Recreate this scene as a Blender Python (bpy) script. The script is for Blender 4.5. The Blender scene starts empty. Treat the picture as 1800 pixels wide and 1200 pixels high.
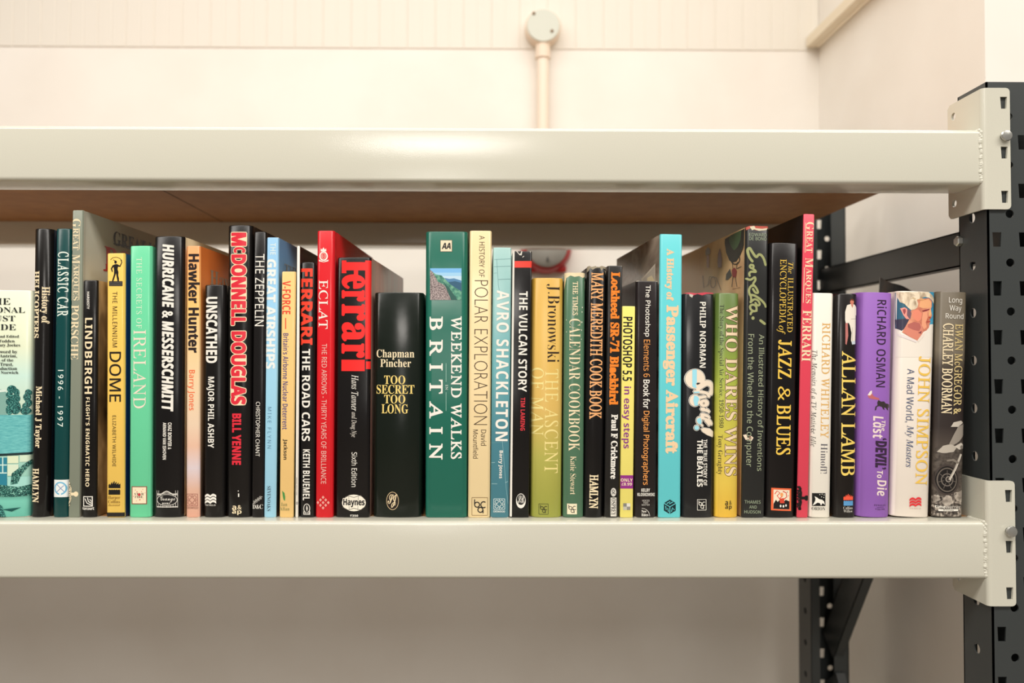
import bpy, bmesh, math, random
from math import radians as R, sin, cos, pi, sqrt, tan
from mathutils import Vector, Matrix
from mathutils.geometry import delaunay_2d_cdt
random.seed(7)
SC = bpy.context.scene
COL = SC.collection

# ------------------------------------------------------------------ camera, world, lights, exposure
CAM_LOC = Vector((0.0, -0.82, 1.30))
CAM_ROT = Matrix.Rotation(R(-0.47), 3, 'Z') @ Matrix.Rotation(R(90 + 1.31), 3, 'X') @ Matrix.Rotation(R(0.128), 3, 'Z')
LENS, SHIFT = 28.0, 0.0217
cd = bpy.data.cameras.new('camera'); cam = bpy.data.objects.new('camera', cd); COL.objects.link(cam)
cd.sensor_width = 36.0; cd.lens = LENS; cd.shift_x = SHIFT; cd.clip_start = 0.02
cam.matrix_world = Matrix.Translation(CAM_LOC) @ CAM_ROT.to_4x4()
cd.dof.use_dof = True; cd.dof.focus_distance = 0.842; cd.dof.aperture_fstop = 3.4
SC.camera = cam

w = bpy.data.worlds.new('world'); SC.world = w; w.use_nodes = True
w.node_tree.nodes['Background'].inputs[0].default_value = (1.0, 0.92, 0.83, 1)
w.node_tree.nodes['Background'].inputs[1].default_value = 0.25

def area(name, loc, rot, sx, sy, power, col):
    d = bpy.data.lights.new(name, 'AREA'); d.shape = 'RECTANGLE'; d.size = sx; d.size_y = sy
    d.energy = power; d.color = col
    o = bpy.data.objects.new(name, d); o.location = loc; o.rotation_euler = [R(a) for a in rot]; COL.objects.link(o)
    return o
area('ceiling_light_over_shelves', (0.3, 0.10, 2.62), (0, 0, 0), 2.6, 0.25, 16.5, (1, 0.945, 0.885))
area('ceiling_light_room', (-0.25, -3.3, 2.62), (0, 0, 0), 0.7, 1.3, 50, (1, 0.94, 0.87))
area('ceiling_light_aisle', (-0.3, -1.1, 2.62), (0, 0, 0), 4.6, 0.5, 82, (1, 0.948, 0.88))
area('daylight_doorway', (-0.22, -3.0, 1.40), (90, 0, 0), 0.30, 1.0, 5, (1, 0.96, 0.9))

SC.view_settings.view_transform = 'Standard'; SC.view_settings.look = 'None'
SC.view_settings.exposure = 0.0; SC.view_settings.gamma = 1.0; SC.view_settings.use_curve_mapping = False

# ------------------------------------------------------------------ pixel -> place
def ray(px, py):
    d = Vector((((px - 900) / 1800 + SHIFT) * 36 / LENS, ((600 - py) / 1800) * 36 / LENS, -1.0))
    return CAM_ROT @ d
def at(px, py, Y):
    d = ray(px, py); return CAM_LOC + d * ((Y - CAM_LOC.y) / d.y)
YS = 0.020            # plane of the book spines
ZB = 1.1343           # top of the lower shelf

# ------------------------------------------------------------------ materials
ALB = 1.0               # printed jackets are a little lighter than they look under these lamps
def lin(c):
    def f(v):
        v = v / 255.0
        return v / 12.92 if v <= 0.04045 else ((v + 0.055) / 1.055) ** 2.4
    l = [f(v) for v in c[:3]]; k = min(ALB, 0.86 / max(max(l), 1e-6)) if ALB > 1 else 1.0
    return tuple(v * k for v in l) + (1.0,)
_M = {}
def mat(col, rough=0.34, metal=0.0, spec=0.4, key=None):
    k = (tuple(col), rough, metal, spec, key)
    if k in _M: return _M[k]
    m = bpy.data.materials.new(key or 'paint_%d_%d_%d' % tuple(col)); m.use_nodes = True
    p = m.node_tree.nodes['Principled BSDF']
    p.inputs['Base Color'].default_value = lin(col); p.inputs['Roughness'].default_value = rough
    p.inputs['Metallic'].default_value = metal; p.inputs['Specular IOR Level'].default_value = spec
    _M[k] = m; return m
def ramp_nodes(m, stops, fac, interp='LINEAR'):
    n = m.node_tree.nodes.new('ShaderNodeValToRGB'); r = n.color_ramp; r.interpolation = interp
    while len(r.elements) < len(stops): r.elements.new(0.5)
    for e, (p, c) in zip(r.elements, stops): e.position = p; e.color = lin(c)
    m.node_tree.links.new(fac, n.inputs[0]); return n
def mat_grad(name, stops, rough=0.36, axis='Z'):
    """printed colour run along the height of the thing"""
    if name in _M: return _M[name]
    m = bpy.data.materials.new(name); m.use_nodes = True; nt = m.node_tree; p = nt.nodes['Principled BSDF']
    tc = nt.nodes.new('ShaderNodeTexCoord'); sp = nt.nodes.new('ShaderNodeSeparateXYZ')
    nt.links.new(tc.outputs['Generated'], sp.inputs[0])
    n = ramp_nodes(m, stops, sp.outputs[axis]); nt.links.new(n.outputs[0], p.inputs['Base Color'])
    p.inputs['Roughness'].default_value = rough; _M[name] = m; return m
def mat_noise(name, stops, scale=200, detail=4, rough=0.4, stretch=(1, 1, 1), bump=0.0, dist=0.0):
    """mottled print or surface"""
    if name in _M: return _M[name]
    m = bpy.data.materials.new(name); m.use_nodes = True; nt = m.node_tree; p = nt.nodes['Principled BSDF']
    tc = nt.nodes.new('ShaderNodeTexCoord'); mp = nt.nodes.new('ShaderNodeMapping'); mp.inputs['Scale'].default_value = stretch
    ns = nt.nodes.new('ShaderNodeTexNoise'); ns.inputs['Scale'].default_value = scale; ns.inputs['Detail'].default_value = detail
    ns.inputs['Distortion'].default_value = dist
    nt.links.new(tc.outputs['Object'], mp.inputs[0]); nt.links.new(mp.outputs[0], ns.inputs['Vector'])
    n = ramp_nodes(m, stops, ns.outputs['Fac']); nt.links.new(n.outputs[0], p.inputs['Base Color'])
    p.inputs['Roughness'].default_value = rough
    if bump:
        b = nt.nodes.new('ShaderNodeBump'); b.inputs['Strength'].default_value = bump; b.inputs['Distance'].default_value = 0.002
        nt.links.new(ns.outputs['Fac'], b.inputs['Height']); nt.links.new(b.outputs[0], p.inputs['Normal'])
    _M[name] = m; return m
def jacket(col, rough):
    """glossy jacket with faint handling wear: small changes of gloss and of surface height"""
    k = ('jacket', tuple(col), rough)
    if k in _M: return _M[k]
    m = bpy.data.materials.new('jacket_%d_%d_%d' % tuple(col)); m.use_nodes = True; nt = m.node_tree; p = nt.nodes['Principled BSDF']
    p.inputs['Base Color'].default_value = lin(col if max(col) > 56 else [c * 0.72 for c in col]); p.inputs['Specular IOR Level'].default_value = 0.32
    tc = nt.nodes.new('ShaderNodeTexCoord'); ns = nt.nodes.new('ShaderNodeTexNoise'); ns.inputs['Scale'].default_value = 38; ns.inputs['Detail'].default_value = 5
    nt.links.new(tc.outputs['Object'], ns.inputs['Vector'])
    mr = nt.nodes.new('ShaderNodeMapRange'); mr.inputs['To Min'].default_value = rough * 0.7; mr.inputs['To Max'].default_value = rough * 1.35
    nt.links.new(ns.outputs['Fac'], mr.inputs['Value']); nt.links.new(mr.outputs[0], p.inputs['Roughness'])
    b = nt.nodes.new('ShaderNodeBump'); b.inputs['Strength'].default_value = 0.12; b.inputs['Distance'].default_value = 0.0012
    nt.links.new(ns.outputs['Fac'], b.inputs['Height']); nt.links.new(b.outputs[0], p.inputs['Normal'])
    _M[k] = m; return m
def ink(c):
    return c if isinstance(c, bpy.types.Material) else mat(c, 0.36)

# ------------------------------------------------------------------ mesh helpers
def link(name, me, parent=None):
    o = bpy.data.objects.new(name, me); COL.objects.link(o)
    if parent is not None: o.parent = parent
    return o
def from_bm(name, bm, mats, parent=None, smooth=False):
    me = bpy.data.meshes.new(name); bmesh.ops.recalc_face_normals(bm, faces=bm.faces[:]); bm.to_mesh(me); bm.free()
    for m in (mats if isinstance(mats, (list, tuple)) else [mats]): me.materials.append(m)
    if smooth:
        for p in me.polygons: p.use_smooth = True
        me.set_sharp_from_angle(angle=R(35))
    return link(name, me, parent)
def box(bm, a, b, bev=0.0, seg=2):
    r = bmesh.ops.create_cube(bm, size=1.0); vs = r['verts']
    for v in vs: v.co = Vector([(a[i] + b[i]) / 2 + v.co[i] * (b[i] - a[i]) for i in range(3)])
    if bev:
        es = list({e for v in vs for e in v.link_edges})
        bmesh.ops.bevel(bm, geom=es, offset=bev, segments=seg, affect='EDGES', profile=0.5)
def plate(bm, outer, holes, o, u, v, t):
    """flat sheet with cut-out holes: 2D loops in (u, v) from origin o, thickness t along u x v"""
    o, u, v = Vector(o), Vector(u), Vector(v); n = u.cross(v).normalized() * t
    es = []; made = []
    for lp in [outer] + holes:
        vs = [bm.verts.new(o + u * a + v * b) for a, b in lp]; made += vs
        es += [bm.edges.new((vs[i], vs[(i + 1) % len(vs)])) for i in range(len(vs))]
    r = bmesh.ops.triangle_fill(bm, edges=es, use_beauty=True, use_dissolve=False)
    fs = [g for g in r['geom'] if isinstance(g, bmesh.types.BMFace)]
    ex = bmesh.ops.extrude_face_region(bm, geom=fs)
    for g in ex['geom']:
        if isinstance(g, bmesh.types.BMVert): g.co += n
def circ(cx, cy, r, n=20): return [(cx + r * cos(2 * pi * i / n), cy + r * sin(2 * pi * i / n)) for i in range(n)]
def slot(cx, cy, wt, wb, h): return [(cx - wb / 2, cy - h / 2), (cx + wb / 2, cy - h / 2), (cx + wt / 2, cy + h / 2), (cx - wt / 2, cy + h / 2)]
def cyl(bm, a, b, r, n=24, r2=None):
    a, b = Vector(a), Vector(b); d = b - a
    m = Matrix.Translation((a + b) / 2) @ d.to_track_quat('Z', 'Y').to_matrix().to_4x4()
    return bmesh.ops.create_cone(bm, cap_ends=True, segments=n, radius1=r, radius2=r if r2 is None else r2, depth=d.length, matrix=m)
def lathe(bm, prof, M, n=48):
    """profile (r, h) spun about local Z, placed by matrix M"""
    rings = []
    for r, h in prof:
        rings.append([bm.verts.new(M @ Vector((r * cos(2 * pi * i / n), r * sin(2 * pi * i / n), h))) for i in range(n)])
    for k in range(len(rings) - 1):
        for i in range(n):
            j = (i + 1) % n; bm.faces.new((rings[k][i], rings[k][j], rings[k + 1][j], rings[k + 1][i]))
    bm.faces.new(rings[0]); bm.faces.new(rings[-1])
def tag(o, label, cat, group=None, kind=None):
    if label: o['label'] = label
    if cat: o['category'] = cat
    if group: o['group'] = group
    if kind: o['kind'] = kind
    return o
def empty(name, loc):
    o = bpy.data.objects.new(name, None); o.empty_display_size = 0.02; o.location = loc; COL.objects.link(o); return o
def struct(name, bm, m, smooth=False):
    o = from_bm(name, bm, m, None, smooth); o['kind'] = 'structure'; return o

# ------------------------------------------------------------------ the room
YW, XW, YR = 0.73, 0.659, 0.213
ZG = at(900, 86, YW).z                  # lower edge of the grooved cladding
wall_m = mat_noise('painted_wall', [(0.35, (236, 231, 222)), (0.65, (241, 237, 229))], 6, 3, 0.62)
clad_m = mat((230, 225, 214), 0.5, key='cladding_paint')
floor_m = mat_noise('grey_floor', [(0.3, (136, 127, 116)), (0.7, (150, 141, 130))], 20, 6, 0.6)
bm = bmesh.new(); box(bm, (-3, YW, 0), (XW + 0.1, YW + 0.1, 2.7)); struct('wall_back', bm, wall_m)
bm = bmesh.new(); box(bm, (XW, YR, 0), (XW + 0.1, YW + 0.0, 2.7)); struct('wall_right', bm, wall_m)
bm = bmesh.new(); box(bm, (XW + 0.1, YR, 0), (2.4, YR + 0.1, 2.7)); struct('wall_front_right', bm, wall_m)
bm = bmesh.new(); box(bm, (-3, -4.6, -0.1), (2.4, YW + 0.1, 0)); struct('floor', bm, floor_m)
bm = bmesh.new()                        # tongue-and-groove cladding: one board sheet with V grooves
xs = []; x = -2.9
while x < XW - 0.002:
    xs.append(x); x += 0.0275
prev = None
rows = []
for i, x in enumerate(xs):
    g = 0.0014 if i % 2 == 0 else 0.0006
    for dx, dy in ((0, g), (0.0016, 0), (0.0259, 0)): rows.append((x + dx, YW - 0.002 + dy))
rows.append((XW - 0.0005, YW - 0.002))
lo = [bm.verts.new((a, b, ZG)) for a, b in rows]; hi = [bm.verts.new((a, b, 2.69)) for a, b in rows]
for i in range(len(rows) - 1): bm.faces.new((lo[i], lo[i + 1], hi[i + 1], hi[i]))
a, b = bm.verts.new((rows[0][0], YW, ZG)), bm.verts.new((rows[-1][0], YW, ZG)); bm.faces.new([a] + lo + [b])
o = struct('trim_1', bm, clad_m)
# small cable trunking along the right wall
tr = empty('cable_trunking', (XW - 0.014, 0.47, ZG + 0.003))
tag(tr, 'cream cable trunking running along the top of the wall into the corner', 'trunking')
bm = bmesh.new(); box(bm, (-0.013, -0.24, 0), (0.004, 0.2535, 0.02), 0.0012); from_bm('trunking_base', bm, mat((232, 220, 196), 0.45), tr)
bm = bmesh.new(); box(bm, (0.0046, -0.24, -0.001), (0.0135, 0.2535, 0.017), 0.003, 3); from_bm('trunking_lid', bm, mat((243, 232, 210), 0.4), tr, True)

# junction box with conduit, and the round alarm sounder below it
cen = at(955, 45, YW - 0.03)
jb = empty('junction_box', (cen.x, YW - 0.002, cen.z)); tag(jb, 'round white conduit junction box on the wall with a screwed lid', 'junction box')
FY = Matrix.Rotation(R(90), 4, 'X')     # local Z -> world -Y
bm = bmesh.new(); lathe(bm, [(0.0335, -0.001), (0.0345, 0.003), (0.0345, 0.024), (0.0325, 0.027)], FY)
cyl(bm, (0, -0.013, -0.028), (0, -0.013, -0.047), 0.0150, 28, 0.0138); from_bm('box_body', bm, mat((236, 219, 199), 0.42), jb, True)
bm = bmesh.new(); lathe(bm, [(0.0315, 0.0272), (0.0315, 0.0292), (0.0305, 0.0302)], FY); from_bm('box_lid', bm, mat((208, 212, 200), 0.4), jb, True)
for sx, sz in ((-0.0185, 0.0225), (0.0165, -0.0115)):
    bm = bmesh.new(); lathe(bm, [(0.003, 0.0302), (0.003, 0.0315), (0.0018, 0.0322)], Matrix.Translation((sx, 0, sz)) @ FY, 14)
    from_bm('screw', bm, mat((120, 92, 60), 0.4, 0.7), jb, True)
sc = at(961, 434, YW - 0.03)
pipe_top, pipe_bot = cen.z - 0.044, sc.z + 0.046
cp = empty('conduit_pipe', (cen.x, YW - 0.019, pipe_bot)); tag(cp, 'white round conduit pipe dropping from the junction box down the wall', 'pipe')
bm = bmesh.new(); cyl(bm, (0, 0, 0), (0, 0, pipe_top - pipe_bot), 0.0118, 28); from_bm('pipe_tube', bm, mat((240, 226, 208), 0.4), cp, True)
bm = bmesh.new(); cyl(bm, (0, 0, pipe_top - pipe_bot - 0.016), (0, 0, pipe_top - pipe_bot + 0.0005), 0.0148, 28); from_bm('pipe_collar', bm, mat((236, 219, 199), 0.42), cp, True)
sb = empty('alarm_sounder', (sc.x, YW, sc.z)); tag(sb, 'red and grey round alarm sounder on the wall behind the shelf', 'alarm')
bm = bmesh.new(); lathe(bm, [(0.046, 0), (0.049, 0.004), (0.049, 0.02), (0.043, 0.034), (0.0395, 0.036)], FY)
for a in (-125, -55): 
    c, s = cos(R(a)), sin(R(a)); box(bm, (c * 0.049 - 0.011, -0.018, s * 0.049 - 0.006), (c * 0.049 + 0.011, 0, s * 0.049 + 0.006), 0.002)
from_bm('sounder_base', bm, mat((168, 20, 24), 0.35), sb, True)
bm = bmesh.new(); lathe(bm, [(0.0395, 0.030), (0.0392, 0.040), (0.036, 0.046), (0.026, 0.0505), (0.010, 0.052), (0.002, 0.052)], FY)
from_bm('sounder_dome', bm, mat((150, 147, 140), 0.3, 0.1), sb, True)
bm = bmesh.new(); box(bm, (-0.0015, -0.0525, -0.031), (0.0015, -0.046, -0.022), 0.0004); from_bm('sounder_mark', bm, mat((60, 58, 54), 0.4), sb)

# ------------------------------------------------------------------ the steel shelving rack
def noisy_paint(name, col, rough, bump):
    m = mat_noise(name, [(0.2, tuple(int(c * 0.985) for c in col)), (0.8, col)], 900, 2, rough, bump=bump); return m
cream = noisy_paint('cream_powder_coat', (207, 205, 190), 0.15, 0.035)
char = noisy_paint('charcoal_powder_coat', (58, 62, 62), 0.36, 0.05)
zinc = mat((196, 196, 190), 0.28, 0.85, key='zinc_plate')
chip = mat_noise('raw_hardboard', [(0.25, (166, 120, 74)), (0.75, (184, 137, 86))], 45, 8, 0.6)
XI = 0.5238                              # inner face of the right-hand uprights
XL = XI - 1.88                           # inner face of the left-hand uprights
Y0, Y1 = 0.0, 0.505
PW, PD = 0.060, 0.050
ZT = at(1760, 144, 0).z
rack = empty('shelving_rack', (0, 0, 0))
tag(rack, 'cream and charcoal boltless steel shelving rack holding the row of books', 'shelving')
def upright(xi, sgn, yf, ydir):
    """open channel: punched face, punched inner flank, outer flank, two return lips"""
    bm = bmesh.new(); t = 0.0016
    hs = []; k = 0; z = ZT - 0.0364
    while z > 0.72:
        zs = z - 0.0268
        hs += [slot(0.0093, zs, 0.0094, 0.0076, 0.0150), slot(0.0371, zs, 0.0094, 0.0076, 0.0150), circ(0.0230, z, 0.0043), circ(0.0510, z, 0.0043)]
        z -= 0.0508
    plate(bm, [(0, 0), (PW, 0), (PW, ZT), (0, ZT)], hs, (xi, yf, 0), (sgn, 0, 0), (0, 0, 1), t * (1 if sgn * ydir > 0 else -1) * -1)
    hs = []; z = ZT - 0.0364
    while z > 0.72:
        hs.append(circ(0.0265, z, 0.0052)); z -= 0.0508
    plate(bm, [(0, 0), (PD, 0), (PD, ZT), (0, ZT)], hs, (xi, yf, 0), (0, ydir, 0), (0, 0, 1), t * sgn * ydir)
    box(bm, (min(xi + sgn * PW, xi + sgn * (PW - t)), min(yf, yf + ydir * PD), 0), (max(xi + sgn * PW, xi + sgn * (PW - t)), max(yf, yf + ydir * PD), ZT))
    for a, lw in ((0, 0.0140), (PW - 0.0235, 0.0235)):
        x0, x1 = sorted((xi + sgn * a, xi + sgn * (a + lw))); y0, y1 = sorted((yf + ydir * PD, yf + ydir * (PD - t)))
        box(bm, (x0, y0, 0), (x1, y1, ZT))
    return from_bm('upright_post', bm, char, rack)
upright(XI, 1, Y0, 1); upright(XI, 1, Y1, -1); upright(XL, -1, Y0, 1); upright(XL, -1, Y1, -1)

def beam(zt, zb, front):
    """step beam with welded hook-in end brackets and locking pins"""
    ys = (lambda y: y) if front else (lambda y: Y1 - y)
    ysort = lambda a, b: sorted((ys(a), ys(b)))
    bm = bmesh.new(); H = zt - zb; led = 0.0216 if zt > 1.3 else 0.0
    prof = []
    rr = 0.0045
    for cx, cz, a0 in ((rr, zt - rr, 180), (0.030 - 0.002, zt - 0.002, 90)):
        r = rr if cx == rr else 0.002
        for k in range(6):
            a = R(a0 - 18 * k); prof.append((cx + r * cos(a), cz + r * sin(a)))
    st = zt - 0.0216
    prof += [(0.030, st), (0.050, st)]
    for k in range(6):
        a = R(0 - 18 * k); prof.append((0.050 - rr + rr * cos(a), zb + rr + rr * sin(a)))
    for k in range(6):
        a = R(-90 - 18 * k); prof.append((rr + rr * cos(a), zb + rr + rr * sin(a)))
    A = [bm.verts.new((XL + 0.006, ys(y), z)) for y, z in prof]; B = [bm.verts.new((XI - 0.0065, ys(y), z)) for y, z in prof]
    n = len(prof)
    for i in range(n): bm.faces.new((A[i], A[(i + 1) % n], B[(i + 1) % n], B[i]))
    bm.faces.new(A); bm.faces.new(B)
    b = from_bm('shelf_beam', bm, cream, rack, True)
    for sgn, xi in ((1, XI), (-1, XL)):
        z0, z1 = zb - 0.0265, zt + 0.0425; yd = 1 if front else -1; yf = ys(-0.0032)
        bm = bmesh.new()
        zc = (zt + zb) / 2
        hs = [slot(0.0160, zz, 0.0072, 0.0056, 0.0125) for zz in (z1 - 0.0155, z1 - 0.0675, z0 + 0.0130)] + [circ(0.0160, zt - 0.0085, 0.0040)]
        out = []
        W, r = 0.0225, 0.004
        out = [(-0.0017, z0), (W - r, z0)] + [(W - r + r * sin(R(a)), z0 + r - r * cos(R(a))) for a in (30, 60, 90)] + [(W, z1 - r)] + [(W - r + r * cos(R(a)), z1 - r + r * sin(R(a))) for a in (30, 60, 90)] + [(-0.0017, z1)]
        th = 0.0026
        plate(bm, out, hs, (xi, yf, 0), (sgn, 0, 0), (0, 0, 1), (-1 if sgn * yd > 0 else 1) * th)
        hs = [circ(0.051, z1 - 0.0145, 0.0042), circ(0.051, z0 + 0.0160, 0.0042)]
        L = 0.062
        plate(bm, [(0.0047, z0), (L - 0.004, z0), (L, z0 + 0.004), (L, z1 - 0.004), (L - 0.004, z1), (0.0047, z1)], hs, (xi - sgn * 0.0062, yf, 0), (0, yd, 0), (0, 0, 1), th * sgn * yd)
        # bent corner between the two leaves
        P = []
        for k in range(6):
            a = R(18 * k); P.append(((-0.0062 + 0.0045 * (1 - cos(a))) , (0.0045 * (1 - sin(a)))))
        Q = []
        for k in range(6):
            a = R(18 * k); Q.append(((-0.0062 + th + 0.0022 * (1 - cos(a))), (th + 0.0022 * (1 - sin(a)))))
        lo = [[bm.verts.new((xi + sgn * x, yf + yd * y, z)) for x, y in P + Q[::-1]] for z in (z0, z1)]
        m = len(lo[0])
        for i in range(m): bm.faces.new((lo[0][i], lo[0][(i + 1) % m], lo[1][(i + 1) % m], lo[1][i]))
        bm.faces.new(lo[0]); bm.faces.new(lo[1])
        from_bm('end_bracket', bm, cream, b)
        bm = bmesh.new(); rnd = random.Random(3)
        for k in range(64):                # weld bead
            z = zb + 0.003 + (H - 0.006) * k / 63
            s = 0.0019 + rnd.random() * 0.0006
            bmesh.ops.create_icosphere(bm, subdivisions=2, radius=s, matrix=Matrix.Translation((xi - sgn * (0.0072 - rnd.random() * 0.0022), ys(0.0006 + rnd.random() * 0.0007), z)))
        for k in range(10):
            bmesh.ops.create_icosphere(bm, subdivisions=2, radius=0.0016 + rnd.random() * 0.0008, matrix=Matrix.Translation((xi - sgn * 0.0068, ys(0.002 + 0.0028 * k), zt - 0.0006)))
        from_bm('weld_bead', bm, cream, b, True)
        bm = bmesh.new(); Mx = Matrix.Translation((xi + sgn * 0.0160, yf, zt - 0.0085)) @ (FY if front else Matrix.Rotation(R(-90), 4, 'X'))
        lathe(bm, [(0.0036, -0.008), (0.0036, 0.0030), (0.0056, 0.0032), (0.0058, 0.0042), (0.0050, 0.0056), (0.002, 0.0062)], Mx, 24)
        from_bm('locking_pin', bm, zinc, b, True)
    return b
ZU1, ZU0 = at(870, 223.3, 0).z, at(870, 320.5, 0).z
ZL1, ZL0 = ZB, at(870, 1018, 0.0).z
for zt, zb in ((ZU1, ZU0), (ZL1, ZL0)):
    beam(zt, zb, True); beam(zt, zb, False)
    bm = bmesh.new(); box(bm, (XL + 0.012, 0.0305, zt - 0.0214), (XI - 0.004, Y1 - 0.0305, zt - 0.0004), 0.0006, 1)
    from_bm('shelf_board', bm, [chip], rack)
# joint line of the two board halves is a thin dark gap seen from below
bm = bmesh.new(); gx = at(215, 350, 0.1).x
box(bm, (gx - 0.0006, 0.052, ZU1 - 0.0217), (gx + 0.0006, Y1 - 0.052, ZU1 - 0.0212)); from_bm('board_joint', bm, mat((52, 34, 20), 0.8), rack)

def brace(p, q, wz, name='side_brace'):
    """flat C-section strut in the end frame, from p to q (Y, Z)"""
    bm = bmesh.new(); p, q = Vector((0, p[0], p[1])), Vector((0, q[0], q[1])); d = (q - p).normalized(); n = Vector((1, 0, 0)).cross(d)
    def bar(x0, x1, n0, n1):
        vs = [bm.verts.new(Vector((x, 0, 0)) + e + n * k) for e in (p, q) for x, k in ((x0, n0), (x1, n0), (x1, n1), (x0, n1))]
        for f in ((0, 1, 2, 3), (7, 6, 5, 4), (0, 4, 5, 1), (1, 5, 6, 2), (2, 6, 7, 3), (3, 7, 4, 0)): bm.faces.new([vs[i] for i in f])
    bar(0.5600, 0.5616, -wz / 2, wz / 2); bar(0.5600, 0.5750, wz / 2 - 0.0016, wz / 2); bar(0.5600, 0.5750, -wz / 2, -wz / 2 + 0.0016)
    return from_bm(name, bm, char, rack)
ca = at(1692, 404, 0.0)
brace((0.020, 1.4312), (Y1 - 0.006, 1.4312), 0.041)
brace((0.478, 0.838), (0.285, 1.128), 0.048)
brace((0.030, 0.22), (0.470, 0.79), 0.048)
for y, z in ((0.0478, 1.431), (Y1 - 0.014, 1.425)):
    bm = bmesh.new(); Mx = Matrix.Translation((XI - 0.0002, y, z)) @ Matrix.Rotation(R(-90), 4, 'Y')
    lathe(bm, [(0.0056, 0), (0.0056, 0.004), (0.0045, 0.005)], Mx, 6); from_bm('bolt', bm, zinc, rack)
ALB = 1.18
# ------------------------------------------------------------------ lettering
MAP = {'S': (0x1d400, 0x1d41a, 0x1d7ce), 'I': (0x1d434, 0x1d44e, None), 'J': (0x1d468, 0x1d482, None), 'C': (0x1d4d0, 0x1d4ea, None),
       'N': (0x1d5a0, 0x1d5ba, 0x1d7e2), 'B': (0x1d5d4, 0x1d5ee, 0x1d7ec), 'D': (0x1d63c, 0x1d656, None), 'M': (0x1d670, 0x1d68a, 0x1d7f6), 'G': None, 'U': (0x1d434, 0x1d44e, None)}
def mapped(style, s):
    m = MAP[style]
    if m is None: return s
    r = ''
    for ch in s:
        if 'A' <= ch <= 'Z': r += chr(m[0] + ord(ch) - 65)
        elif style in 'IU' and ch == 'h': r += chr(0x210e)
        elif 'a' <= ch <= 'z': r += chr(m[1] + ord(ch) - 97)
        elif '0' <= ch <= '9' and m[2]: r += chr(m[2] + ord(ch) - 48)
        else: r += ch
    return r
_G = {}
def glyphs(style, s, weight=0.0, spacing=1.0, lean=0.0):
    k = (style, s, weight, spacing, lean)
    if k in _G: return _G[k]
    c = bpy.data.curves.new('lettering', 'FONT'); c.body = mapped(style, s); c.size = 1.0; c.offset = weight; c.space_character = spacing; c.resolution_u = 3
    o = bpy.data.objects.new('lettering', c); COL.objects.link(o)
    dg = bpy.context.evaluated_depsgraph_get(); dg.update()
    me = bpy.data.meshes.new_from_object(o.evaluated_get(dg))
    sh = lean - (0.27 if style == 'U' else 0.0)
    V = [(v.co.x + sh * v.co.y, v.co.y) for v in me.vertices]; F = [tuple(p.vertices) for p in me.polygons]
    cnt = {}
    for f in F:
        for i in range(len(f)):
            e = tuple(sorted((f[i], f[(i + 1) % len(f)]))); cnt[e] = cnt.get(e, 0) + 1
    E = [e for e, q in cnt.items() if q == 1]
    bpy.data.objects.remove(o); bpy.data.curves.remove(c); bpy.data.meshes.remove(me)
    bb = (min(v[0] for v in V), min(v[1] for v in V), max(v[0] for v in V), max(v[1] for v in V))
    _G[k] = (V, F, bb, E); return _G[k]

def fatten(P, E, r):
    """stroke of radius r along the outline edges E of the points P"""
    V = []; F = []
    for a, b in E:
        (ax, ay), (bx, by) = P[a], P[b]; dl = math.hypot(bx - ax, by - ay)
        if dl < 1e-9: continue
        nx, ny = -(by - ay) / dl * r, (bx - ax) / dl * r; k = len(V)
        V += [(ax + nx, ay + ny), (ax - nx, ay - ny), (bx - nx, by - ny), (bx + nx, by + ny)]; F.append((k, k + 1, k + 2, k + 3))
    for i in {i for e in E for i in e}:
        k = len(V); V += [(P[i][0] + r * cos(pi * q / 3), P[i][1] + r * sin(pi * q / 3)) for q in range(6)]; F.append(tuple(range(k, k + 6)))
    return V, F
def union(V, F, base=0.0, most=None):
    """one flat sheet out of overlapping pieces"""
    G = []
    for f in F:
        ar = sum(V[f[i - 1]][0] * V[f[i]][1] - V[f[i]][0] * V[f[i - 1]][1] for i in range(len(f)))
        if abs(ar) > 1e-14: G.append(f if ar > 0 else f[::-1])
    tri = lambda V, f: abs(sum(V[f[i - 1]][0] * V[f[i]][1] - V[f[i]][0] * V[f[i - 1]][1] for i in range(len(f)))) / 2
    rnd = random.Random(5); least = max(0.0, base)
    for k in range(8):
        j = 0.0 if k == 0 else 0.002
        vl, _, fl, _, _, of = delaunay_2d_cdt([Vector((x * 1000 + rnd.uniform(-j, j), y * 1000 + rnd.uniform(-j, j))) for x, y in V], [], G, 1, 1e-7, True)
        V2 = [(v.x / 1000, v.y / 1000) for v in vl]; F2 = [tuple(f) for f, q in zip(fl, of) if q]
        if most is None or least * 0.98 <= sum(tri(V2, f) for f in F2) <= most: break
    else: return V, G
    return V2, F2
def fat_text(P, F, E, r):
    """letter by letter: the letter and a stroke of radius r round it, joined"""
    up = list(range(len(P)))
    def root(i):
        while up[i] != i: up[i] = up[up[i]]; i = up[i]
        return i
    for f in F:
        for q in f[1:]: up[root(q)] = root(f[0])
    parts = {}
    for f in F: parts.setdefault(root(f[0]), ([], []))[0].append(f)
    for e in E: parts[root(e[0])][1].append(e)
    VV, FF = [], []
    for fs, es in parts.values():
        V2, F2 = fatten(P, es, r); ids = sorted({i for f in fs for i in f}); mp = {i: len(V2) + k for k, i in enumerate(ids)}
        ar = sum(abs(sum(P[f[i - 1]][0] * P[f[i]][1] - P[f[i]][0] * P[f[i - 1]][1] for i in range(len(f)))) / 2 for f in fs)
        ln = sum(math.hypot(P[p][0] - P[q][0], P[p][1] - P[q][1]) for p, q in es)
        V3, F3 = union(V2 + [P[i] for i in ids], F2 + [tuple(mp[i] for i in f) for f in fs], ar, ar + ln * r * 1.12 + 8 * r * r)
        k = len(VV); VV += V3; FF += [tuple(i + k for i in f) for f in F3]
    return VV, FF
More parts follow.
